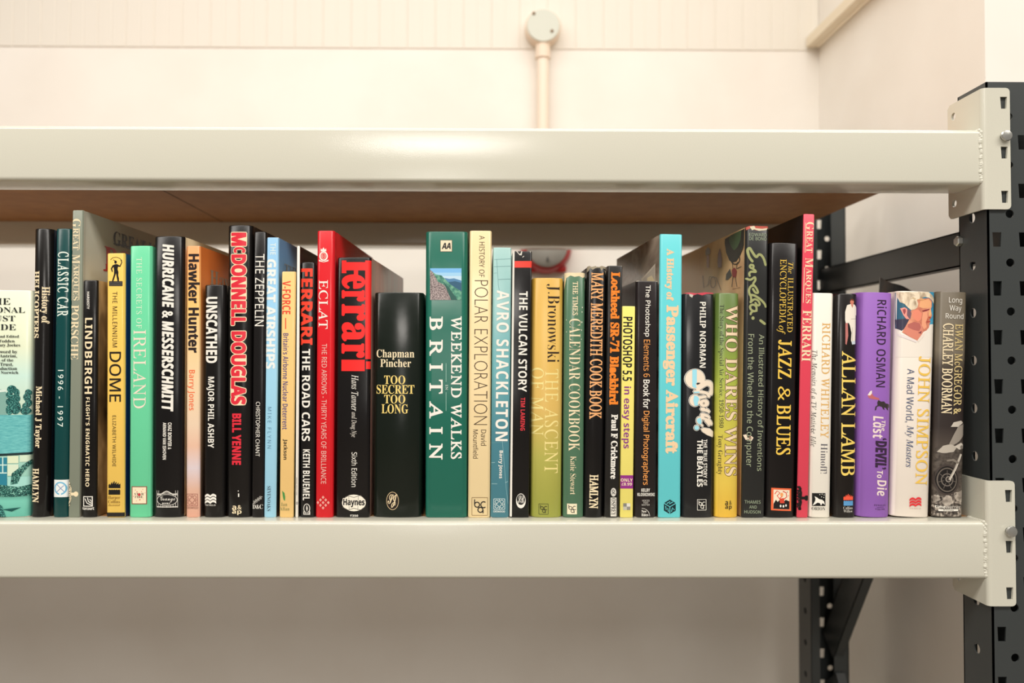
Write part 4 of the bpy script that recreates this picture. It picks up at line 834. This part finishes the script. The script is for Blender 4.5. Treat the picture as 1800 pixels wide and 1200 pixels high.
sepia = mat_noise('balloon_cover_print', [(0.30, (170, 130, 96)), (0.50, (222, 186, 140)), (0.75, (236, 208, 164))], 10, 3, 0.3, (1, 1.2, .6))
b = Book('leaning dark grey book with pale green handwritten title and a balloon picture on its cover', 1311.8, 1352.6, 397.5, 1303, 1346.2, (52, 53, 52), 0.24, True, 0.001, 0.003, yaw=-2.2, left=sepia)
b.art('worn_edge', [('p', [(1312, 399), (1318, 396.6), (1336, 397.4), (1352, 397.4), (1352.6, 401), (1340, 403.4), (1330, 405), (1320, 401), (1312.6, 404)], (176, 84, 72)), ('p', [(1318, 398), (1326, 396.8), (1328, 401), (1340, 402), (1350, 400.4), (1348, 404), (1334, 405.6), (1326, 403), (1322, 404.6)], (206, 196, 170)), ('p', [(1307, 764.5), (1312, 763), (1314.4, 769), (1321, 766), (1324.4, 769), (1321, 775), (1316, 772), (1311, 773)], (224, 206, 184)), ('p', [(1315.6, 768.6), (1319, 766.4), (1321.4, 770), (1318, 772.4)], (120, 30, 26))])
pg = (146, 150, 102); gg = (150, 162, 138)
b.art('spine_title', [('k', ([(1322.6, 459.2), (1317.0, 450.8), (1314.7, 439.2), (1318.1, 436.0), (1322.6, 443.1), (1329.0, 451.5), (1333.8, 447.2), (1338.7, 448.9), (1343.2, 456.0), (1345.9, 465.3)], 4.4), pg), ('k', ([(1324.5, 469.5), (1323.9, 466.0), (1319.4, 465.6), (1318.7, 469.5), (1325.2, 473.4), (1328.4, 477.6), (1320.6, 477.3), (1317.3, 480.5), (1318.1, 484.6)], 3.8), pg), ('k', ([(1312.6, 489.5), (1319.4, 491.5), (1326.5, 487.2), (1327.7, 492.1), (1324.5, 497.3), (1323.2, 502.4)], 3.8), pg), ('k', ([(1318.1, 517.9), (1316.8, 510.2), (1319.4, 503.7), (1324.5, 501.1), (1329.7, 506.9), (1332.3, 514.0), (1327.7, 514.0), (1323.5, 507.6)], 3.8), pg), ('k', ([(1318.1, 517.9), (1325.8, 519.2), (1336.1, 525.6), (1343.9, 533.4), (1346.2, 538.8)], 4.0), pg), ('k', ([(1319.4, 519.2), (1320.6, 526.9), (1319.4, 531.1), (1325.8, 525.9), (1332.3, 528.2), (1335.5, 534.7), (1331.6, 536.6), (1327.7, 532.1)], 3.6), pg), ('k', ([(1329.7, 546.3), (1329.0, 538.5), (1323.2, 535.3), (1318.7, 537.9), (1320.0, 543.7), (1325.8, 546.9), (1329.7, 545.0)], 3.8), pg), ('k', ([(1324.5, 546.3), (1320.6, 548.9), (1319.4, 552.1)], 3.8), pg), ('k', ([(1336.6, 563.1), (1344.5, 568.9)], 4.6), pg), ('e', (1323.5, 558.9, 2.8, 3), pg)])
b.art('author_name', [U('N', 'EDWARD', (1317, 409.6, 1347.8, 415.4), gg), U('N', 'DE BONO', (1317, 416.6, 1347.6, 422.4), gg)])
b.art('spine_text', [T('N', 'An Illustrated History of Inventions', (1329.4, 587.5, 1342.4, 827.5), (150, 158, 130)), T('N', 'From the Wheel to the Computer', (1310.4, 587, 1324.4, 820), (150, 158, 130))])
b.art('publisher_mark', [U('N', 'THAMES', (1309, 879, 1337, 884.8), gg), U('N', 'AND', (1317, 888, 1330, 893.4), gg), U('N', 'HUDSON', (1308.6, 896.6, 1337, 902), gg)])
dg_ = (32, 34, 28)
b.art('cover_picture', [('p', [(1309, 402), (1298, 407), (1286, 413), (1275, 420), (1274.6, 428), (1277, 444), (1283, 458), (1288, 461), (1295, 459), (1302, 448), (1308, 430)], dg_), ('p', [(1304, 404), (1294, 409), (1283, 416), (1282, 424), (1286, 434), (1291, 440), (1297, 434), (1302, 422)], (60, 84, 52)), ('o', (1293, 455, 8.6, 10, 1.6), dg_),
    ('p', [(1277, 482), (1284, 472), (1287, 484), (1280, 492), (1276, 492)], (54, 56, 46)), ('p', [(1287, 474), (1292, 470), (1296, 476), (1294, 488), (1288, 486)], (126, 30, 30)), ('l', ([(1296, 472), (1304, 468)], 1), dg_), ('l', ([(1289, 486), (1287, 504)], .8), dg_), ('l', ([(1293, 486), (1296, 504)], .8), dg_), ('l', ([(1288, 462), (1289, 472)], .8), dg_), ('l', ([(1297, 460), (1295, 472)], .8), dg_),
    ('p', [(1266, 436), (1263, 446), (1262, 460), (1263, 470), (1269, 470), (1270, 456), (1268, 444)], (96, 50, 36)), ('p', [(1245, 434), (1241, 440), (1241, 448), (1249, 446), (1249, 438)], (110, 90, 66)), ('r', (1243, 448, 1247, 470), (140, 92, 64)), ('o', (1254, 496, 5, 10, .8), (96, 74, 56)), ('l', ([(1236, 484), (1238, 506), (1246, 500), (1248, 486), (1260, 488), (1268, 510)], .9), (96, 74, 56)), ('l', ([(1288, 508), (1302, 505)], .7), (96, 74, 56))], 'L')

b = Book('leaning glossy black book with gold lettering and a framed picture sticker', 1352.8, 1407.4, 425.5, 1347.6, 1398.4, (30, 26, 26), 0.21, True, 0.002, 0.004, yaw=-1.4)
gold = (240, 200, 84)
b.art('spine_title', [T('J', 'The', (1385.4, 461, 1395, 480.5), gold, w=-.014), T('U', 'ILLUSTRATED', (1384.4, 488, 1394.4, 583.5), gold, w=.006), T('U', 'ENCYCLOPEDIA', (1370.8, 455.6, 1382, 568.5), gold, w=.006), T('I', 'of', (1365.4, 572, 1380.6, 587), gold), T('U', 'JAZZ', (1367.6, 597, 1392, 666), gold, w=.014), T('J', '&', (1367.4, 679, 1389.4, 704), gold, w=-.012), T('U', 'BLUES', (1364.8, 711, 1390.4, 799.5), gold, w=.014)])
b.art('spine_sticker', [('p', [(1356.2, 857), (1391.4, 858.4), (1391, 898), (1355.6, 896.6)], (216, 96, 56)), ('p', [(1360, 860.2), (1388.2, 861.2), (1387.8, 895.2), (1359.6, 894.2)], (240, 226, 200)), ('p', [(1360, 885), (1364, 878), (1367, 882), (1372, 876), (1376, 883), (1381, 878), (1388, 881), (1387.8, 895), (1359.6, 894)], (26, 22, 22)), ('l', ([(1362, 868), (1366, 862.5), (1371, 866), (1366, 871), (1370, 876), (1375, 872)], 1.6), (200, 60, 44)), ('l', ([(1376, 863), (1382, 866), (1383, 873), (1378, 877)], 1.6), (200, 60, 44)), ('e', (1374, 869, 2.6, 3.4), (226, 150, 90)), ('p', [(1370, 876), (1378, 875), (1379, 884), (1371, 884)], (196, 66, 48)), ('e', (1372, 889, 1.5, 2.4), WH), ('e', (1377, 889.4, 1.5, 2.4), WH), ('e', (1381.6, 888, 1.4, 2.2), WH), ('e', (1384, 864.6, .8, .8), BK), ('e', (1386, 871, .6, .6), BK)])

b = Book('very tall thin pink-red book with cream capitals and a black octopus mark', 1412.6, 1432.8, 374.5, 1400.4, 1420.6, (206, 66, 84), 0.225, True, 0.0, 0.0015, yaw=-1.0, left=(34, 30, 30))
b.art('spine_title', [T('S', 'G', (1417, 390, 1431.4, 404), CR, w=-.004), T('S', 'REAT', (1417.6, 405.5, 1428.4, 444), CR, w=-.004), T('S', 'M', (1415.4, 453, 1429.4, 470.5), CR, w=-.004), T('S', 'ARQUES', (1414.6, 471.5, 1426, 533), CR, w=-.004), ('p', [(1415.8, 391), (1416.8, 391), (1415.6, 444), (1414.6, 444)], CR), ('p', [(1413.6, 470), (1414.6, 470), (1412.4, 532), (1411.4, 532)], CR), T('S', 'FERRARI', (1410.2, 545, 1426, 635), CR, w=.0)])
b.art('publisher_mark', oct_(1403.6, 853, BK) + [T('C', 'OCTOPUS', (1401.2, 854, 1408.6, 896), BK, w=.03)])

b = Book('white book with gold author capitals and a black square hunter mark', 1429, 1467, 513.5, 1422.4, 1461.2, (236, 230, 218), 0.155, True, 0.001, 0.004)
gn = (206, 164, 98)
b.art('author_name', [T('U', 'RICHARD WHITELEY', (1443.6, 567, 1458.6, 770), gn, s=1.1, w=.012)]).art('spine_title', [T('S', 'Himoff!', (1442.4, 779, 1454.6, 832), (88, 86, 92), w=-.014), T('I', 'The Memoirs of a TV Matinée Idle', (1425.4, 615.5, 1436, 784.5), (40, 38, 38), s=1.15, w=.004)])
b.art('publisher_mark', [('r', (1427.8, 866.4, 1451, 889), BK), ('p', [(1428.6, 888), (1433, 880), (1433.4, 876), (1432, 872), (1436, 874), (1440, 877), (1445, 878), (1448.6, 881), (1450, 887), (1446, 884), (1443, 888), (1441, 884), (1437, 883), (1433, 886)], WH)] + [('e', (x, y, .8, .8), WH) for x, y in ((1441, 869), (1445, 868.4), (1448.6, 869.6), (1444, 873), (1448, 874))] + [U('S', 'ORION', (1427.2, 890.8, 1450.6, 896.6), BK, w=-.012)])

b = Book('black book with a cricketer in white at its head and gold capitals', 1469.4, 1511.6, 514.5, 1467.6, 1507, (36, 31, 29), 0.155, True, 0.003, 0.005, left=(22, 20, 20))
cw = (226, 218, 204)
b.art('spine_photo', [('p', [(1489, 536), (1496, 534), (1503, 535), (1508, 540), (1510.6, 547), (1508.6, 555), (1506, 553), (1506, 562), (1506, 575), (1505.4, 590), (1504.6, 603), (1498, 604.4), (1496, 598), (1497, 585), (1494, 572), (1492, 567), (1487, 570), (1485.6, 562), (1485.6, 548)], cw), ('p', [(1486, 568), (1490, 567), (1491, 590), (1488, 606), (1486, 604)], (176, 110, 104)), ('e', (1498, 530.4, 3.6, 5.2), (196, 120, 100)), ('p', [(1494.4, 529), (1495, 525.6), (1499, 524.6), (1502, 527), (1501, 528.6), (1497, 527.4)], (92, 50, 34)), ('p', [(1496, 535.6), (1500.6, 535.6), (1498.6, 541)], (190, 116, 96)), ('l', ([(1496, 560.6), (1506, 560)], .6), (150, 146, 138)), ('l', ([(1498.4, 575), (1499, 600)], .6), (160, 158, 152)), ('p', [(1497, 600), (1505, 598.4), (1505, 604.6), (1498, 605.4)], (190, 200, 206))])
b.art('spine_title', [T('U', 'ALLAN LAMB', (1479, 617, 1506, 836), (236, 206, 104), w=.01)])
b.art('publisher_mark', flames(1482.6, 868, 1500, 878.6, (222, 84, 60)) + water(1482.8, 879.6, 1500, 888.4, (84, 140, 186)) + [U('S', 'Collins', (1482.4, 889.8, 1499.4, 895), gr, w=-.012), U('S', 'Willow', (1482.6, 895.6, 1499.4, 900.4), gr, w=-.012)])

b = Book('thick purple book with dark capitals and a small running fox', 1512.6, 1576, 512.5, 1508, 1568.4, (138, 92, 172), 0.155, True, 0.005, 0.007, rough=0.5)
dp = (52, 34, 58); dc = (52, 44, 46)
b.art('author_name', [T('B', 'RiCHARD OSMAN', (1540.8, 527, 1558.8, 680.4), dp, w=-.012)])
b.art('spine_emblem', [('p', [(1526, 695), (1530, 687.4), (1533, 686), (1533, 691), (1535.4, 695.6), (1540, 698), (1545, 699.6), (1546, 703), (1540, 702), (1533, 701), (1528, 699.4)], (176, 96, 100)), ('p', [(1526, 694.4), (1530, 687.4), (1533, 686), (1533, 691), (1530, 695)], (240, 226, 220)), ('p', [(1544, 703), (1549, 705.6), (1555, 705.4), (1558, 709), (1562, 709.6), (1566.4, 711), (1567.4, 716.6), (1563, 717), (1564, 722), (1561, 720), (1558, 716.6), (1554.6, 716), (1556, 720.6), (1553, 719), (1550.6, 715), (1545.6, 713.4), (1541.4, 714.6), (1540, 720.6), (1537.6, 721), (1538.6, 714.4), (1542.4, 712), (1542, 706.6)], dc)])
b.art('spine_title', [T('D', 'Last', (1534.4, 731, 1553.4, 770.5), (240, 222, 216), lean=-.1), T('D', 'The', (1549.6, 739, 1557.8, 757.5), (240, 222, 216), lean=-.1), T('D', '‘DEVIL’', (1538.6, 770, 1560.4, 825), dp, w=.02, lean=-.1), T('D', 'To', (1541.4, 827, 1552.4, 840), (240, 222, 216), lean=-.1), T('D', 'Die', (1541.6, 843.5, 1561, 871.6), (240, 222, 216), lean=-.1)])
b.art('publisher_mark', [U('S', 'PENGUIN', (1536.4, 886.4, 1558, 889.4), dp, s=1.4), ('r', (1541, 891.2, 1554, 891.6), dp), U('S', 'VIKING', (1538.4, 893.4, 1556.4, 896.4), dp, s=1.4)])

b = Book('thick white book with a portrait photo of a white-haired man at its head', 1579, 1650.5, 511.5, 1570.4, 1636, (234, 224, 212), 0.155, True, 0.003, 0.006, right=(150, 176, 168))
skin = mat_noise('printed_skin', [(0.35, (176, 96, 76)), (0.6, (214, 146, 116)), (0.75, (226, 168, 138))], 70, 3, 0.35); hair = mat_noise('printed_white_hair', [(0.32, (150, 130, 106)), (0.55, (222, 206, 180)), (0.75, (240, 230, 210))], 130, 4, 0.35, (1, 1, .5), dist=1)
blue = mat_noise('printed_blue_backdrop', [(0.35, (24, 104, 140)), (0.6, (60, 150, 184)), (0.8, (170, 206, 214))], 60, 3, 0.35)
b.art('spine_photo', [('p', [(1579.8, 512.9), (1646.1, 512.9), (1645.2, 571.5), (1579.4, 575.0)], blue),
    ('p', [(1579.8, 512.9), (1596.2, 512.9), (1598.9, 531.2), (1596.2, 561.0), (1579.4, 576.7)], (52, 98, 118)),
    ('p', [(1579.6, 561.0), (1596.2, 559.2), (1606.7, 565.4), (1594.5, 574.1), (1586.6, 581.1), (1579.4, 576.7)], (58, 56, 74)),
    ('p', [(1578.7, 576.3), (1585.7, 586.4), (1600.6, 592.9), (1612.0, 599.5), (1619.0, 589.0), (1627.7, 582.0), (1636.5, 569.7), (1644.4, 569.3), (1643.7, 627.5), (1576.1, 627.5)], (236, 228, 216)),
    ('p', [(1612.0, 526.0), (1626.0, 524.2), (1633.9, 523.8), (1639.6, 528.6), (1639.6, 538.2), (1637.5, 542.6), (1639.1, 550.5), (1640.3, 554.2), (1637.4, 559.4), (1635.2, 561.0), (1636.7, 565.4), (1634.9, 569.7), (1633.9, 575.0), (1629.5, 580.2), (1623.4, 582.9), (1619.4, 589.0), (1612.2, 598.3), (1600.6, 592.5), (1586.6, 583.7), (1592.7, 573.2), (1598.9, 561.0), (1598.9, 550.5), (1603.2, 543.5), (1610.2, 540.0)], skin),
    ('p', [(1591.9, 574.1), (1605.0, 566.2), (1616.4, 566.2), (1621.6, 575.0), (1622.5, 582.0), (1619.0, 588.1), (1612.0, 597.7), (1600.6, 592.5), (1590.1, 583.7)], (204, 128, 108)),
    ('p', [(1596.2, 569.7), (1606.7, 565.4), (1616.4, 568.0), (1619.0, 575.0), (1615.5, 582.0), (1605.0, 579.4), (1596.2, 575.0)], (172, 98, 90)),
    ('p', [(1617.2, 528.6), (1633.0, 525.1), (1638.7, 531.2), (1637.8, 540.0), (1631.2, 540.9), (1622.5, 541.7), (1615.5, 539.1)], (234, 172, 124)),
    ('p', [(1605.0, 546.1), (1613.7, 543.5), (1620.7, 550.5), (1619.0, 561.0), (1613.7, 565.4), (1606.7, 561.0), (1603.2, 554.0)], (218, 132, 108)),
    ('p', [(1622.5, 548.7), (1630.4, 547.0), (1631.2, 557.5), (1627.7, 566.2), (1629.5, 575.0), (1624.2, 578.5), (1619.9, 571.5), (1620.7, 559.2)], (228, 158, 124)),
    ('p', [(1593.6, 544.4), (1599.7, 543.5), (1602.4, 550.5), (1600.2, 561.0), (1594.1, 557.5)], (112, 88, 98)),
    ('p', [(1584.7, 541.6), (1591.0, 539.8), (1595.4, 542.6), (1594.7, 554.0), (1599.3, 561.0), (1593.6, 560.3), (1588.8, 553.1), (1586.6, 547.0)], (222, 146, 134)),
    ('p', [(1587.9, 543.5), (1592.3, 542.2), (1593.2, 547.0), (1591.0, 552.7), (1588.8, 548.7)], (150, 70, 76)),
    ('p', [(1620.3, 546.1), (1626.0, 544.2), (1634.7, 542.4), (1635.2, 543.9), (1629.5, 546.1), (1622.5, 547.7)], (126, 50, 56)),
    ('p', [(1635.2, 541.7), (1638.4, 550.5), (1636.9, 555.7), (1633.2, 554.0), (1634.3, 547.0)], (250, 194, 132)),
    ('p', [(1631.7, 556.6), (1638.2, 556.8), (1636.5, 560.6), (1634.3, 558.4)], (168, 74, 50)),
    ('p', [(1628.2, 565.2), (1636.5, 564.0), (1636.3, 565.4), (1631.2, 566.2)], (166, 62, 60)),
    ('p', [(1615.5, 583.7), (1619.9, 581.1), (1619.0, 586.4), (1613.7, 584.6)], (130, 66, 70)),
    ('p', [(1581.2, 513.0), (1591.9, 512.7), (1613.7, 512.7), (1633.0, 513.0), (1639.6, 518.1), (1645.4, 525.1), (1644.4, 533.9), (1640.0, 527.7), (1634.7, 523.4), (1626.0, 521.6), (1619.0, 524.2), (1611.6, 526.9), (1613.7, 533.9), (1612.4, 540.0), (1607.6, 543.5), (1601.5, 544.8), (1596.2, 540.0), (1591.0, 533.9), (1584.4, 530.4), (1581.4, 520.7)], hair),
    ('p', [(1598.9, 526.9), (1605.0, 522.1), (1610.2, 525.1), (1608.5, 526.9), (1604.1, 524.7)], (190, 168, 132)),
    ('p', [(1611.1, 526.9), (1619.0, 523.8), (1626.0, 525.6), (1622.5, 528.2)], (206, 150, 102)),
    ('p', [(1580.5, 586.8), (1589.2, 588.1), (1603.2, 596.0), (1611.1, 599.1), (1610.2, 602.1), (1599.7, 597.7), (1583.1, 591.2)], (216, 206, 204)),
    ('p', [(1612.2, 598.3), (1619.0, 589.0), (1626.0, 583.7), (1623.4, 591.6), (1613.7, 601.2)], (222, 208, 196))])
b.art('author_name', [T('U', 'JOHN SIMPSON', (1611.6, 626, 1634.4, 852.5), (228, 188, 84), w=.01)]).art('spine_title', [T('N', 'A Mad World,', (1592, 648, 1606.6, 742), (76, 88, 118), w=-.004), T('I', 'My Masters', (1590, 747, 1604.6, 821), (76, 88, 118), w=.004)])
b.art('publisher_mark', waves(1598.4, 872.5, 1619.8, 889.5, (206, 52, 56)) + [U('S', 'MACMILLAN', (1598.4, 891.6, 1619.2, 894.4), (190, 160, 150), w=-.012)])

gravel = mat_noise('printed_gravel', [(0.36, (34, 30, 28)), (0.5, (84, 76, 70)), (0.64, (168, 158, 146))], 330, 6, 0.35); stone = mat_noise('printed_stones', [(0.35, (110, 102, 94)), (0.6, (176, 166, 154))], 160, 3, 0.35); dust = mat_noise('printed_dust', [(0.3, (48, 42, 38)), (0.7, (92, 84, 76))], 300, 5, 0.35)
b = Book('grey-brown book with a motorcycle photo at its foot, last in the row', 1652.6, 1701.4, 511.5, 1640, 1696.6, (60, 52, 46), 0.155, True, 0.002, 0.004, spine=mat_grad('travel_jacket_print', [(0, (70, 62, 56)), (.32, (72, 64, 58)), (.40, (46, 38, 36)), (.55, (44, 37, 35)), (.66, (62, 54, 46)), (.74, (110, 101, 86)), (1, (100, 91, 76))], 0.4))
bl = (172, 164, 152)
b.art('spine_photo', [('p', [(1641, 790), (1652, 786), (1668, 796), (1684, 776), (1696.6, 776), (1696, 907.4), (1640.4, 907.4)], dust), ('p', [(1640.6, 872), (1650, 868), (1662, 874), (1676, 866), (1695.6, 862), (1696, 907.4), (1640.4, 907.4)], gravel), ('p', [(1642, 873), (1650, 869), (1654, 878), (1644, 884)], stone), ('p', [(1654, 882), (1664, 869), (1672, 872), (1676, 884), (1664, 890)], stone), ('p', [(1676, 872), (1692, 861), (1695.6, 868), (1695.4, 884), (1682, 880)], stone),
    ('e', (1665, 843, 22.4, 27.4), (26, 23, 22)), ('o', (1665, 843, 22.4, 27.4, 3.2), (64, 56, 52)), ('o', (1665, 843, 17.4, 21.4, 2), (96, 88, 80)), ('o', (1665, 843, 10.6, 11.4, 1.6), (112, 104, 96)), ('e', (1667, 842, 5, 5.2), (60, 54, 50)), ('o', (1667, 842, 5, 5.2, 1.3), (150, 142, 132))] + [('l', ([(1665 + 6 * cos(q), 843 + 6 * sin(q)), (1665 + 15.4 * cos(q), 843 + 16.8 * sin(q))], .8), (104, 96, 88)) for q in (0.2, 1.1, 2.0, 2.9, 3.8, 4.7, 5.6)] +
    [('l', ([(1690, 798), (1680, 822), (1668.6, 843)], 4), bl), ('l', ([(1691, 798), (1681.4, 822), (1670, 843)], 1), (216, 208, 196)), ('p', [(1648, 794), (1658, 783), (1672, 780), (1682, 786), (1676, 794), (1662, 796), (1656, 796)], bl), ('p', [(1668, 780), (1676, 764), (1684, 750), (1696.8, 744), (1696.4, 764), (1686, 776), (1676, 782)], (140, 132, 122)), ('p', [(1671, 750), (1676, 742), (1690, 739), (1694, 743), (1684, 750)], (186, 178, 166)), ('p', [(1678, 784), (1690, 778), (1696.4, 782), (1695.6, 788), (1686, 790)], (190, 182, 170)), ('e', (1691, 786, 3, 3.4), (120, 112, 104)), ('p', [(1664, 808), (1676, 806), (1686, 812), (1684, 815), (1674, 810), (1664, 811)], (120, 112, 102))])
b.art('spine_title', [U('N', 'Long', (1667.8, 522.5, 1691.4, 535), WH, w=.006), U('N', 'Way', (1669, 536.5, 1690, 549), WH, w=.006), U('N', 'Round', (1662.4, 550.4, 1694, 560), WH, w=.006)])
b.art('author_name', [T('U', 'EWAN McGREGOR &', (1677, 569, 1692, 728.5), (196, 176, 124), w=.012), T('U', 'CHARLEY BOORMAN', (1656.4, 568, 1674.4, 727), CR, w=.012)])
b.art('publisher_mark', [U('B', 'time', (1645, 887.4, 1661.4, 893), WH), U('N', 'warner', (1662, 889, 1689, 893.8), gr), ('r', (1650, 894.6, 1684.4, 898), WH), U('B', 'BOOKS', (1658, 895.2, 1676, 897.4), (90, 84, 78))])

# black booklet lying curled behind the thick white book
c0, c1 = at(1566, 486, 0.20), at(1624, 511, 0.20)
bk = empty('booklet', (c0.x + 0.02, 0.20, ZB)); tag(bk, 'black booklet with a curled corner standing behind the purple and white books', 'booklet')
bm = bmesh.new(); n = 14; zt = c0.z - ZB
front = []; back = []
for i in range(n + 1):
    u = i / n; x = -0.034 + 0.088 * u; y = 0.030 * sin(u * 2.2) ; zz = zt - 0.001 - (0.030 * u ** 1.5) - 0.002 * sin(u * 9)
    front.append((x, y, zz)); back.append((x + 0.0004, y + 0.0022, zz))
V = [[bm.verts.new((x - 0.016 * (1 - k), y, zz * k)) for x, y, zz in L for k in (0.0, 0.5, 0.86, 1.0)] for L in (front, back)]
for L in V:
    for i in range(n):
        for q in range(3): bm.faces.new((L[4 * i + q], L[4 * i + 4 + q], L[4 * i + 5 + q], L[4 * i + 1 + q]))
for i in range(n):
    for q in (0, 3): bm.faces.new((V[0][4 * i + q], V[0][4 * i + 4 + q], V[1][4 * i + 4 + q], V[1][4 * i + q]))
for i in (0, n):
    for q in range(3): bm.faces.new((V[0][4 * i + q], V[0][4 * i + q + 1], V[1][4 * i + q + 1], V[1][4 * i + q]))
from_bm('booklet_cover', bm, mat_noise('black_booklet_print', [(0.45, (20, 16, 15)), (0.6, (60, 40, 28)), (0.75, (110, 84, 60))], 40, 3, 0.25), bk, True)
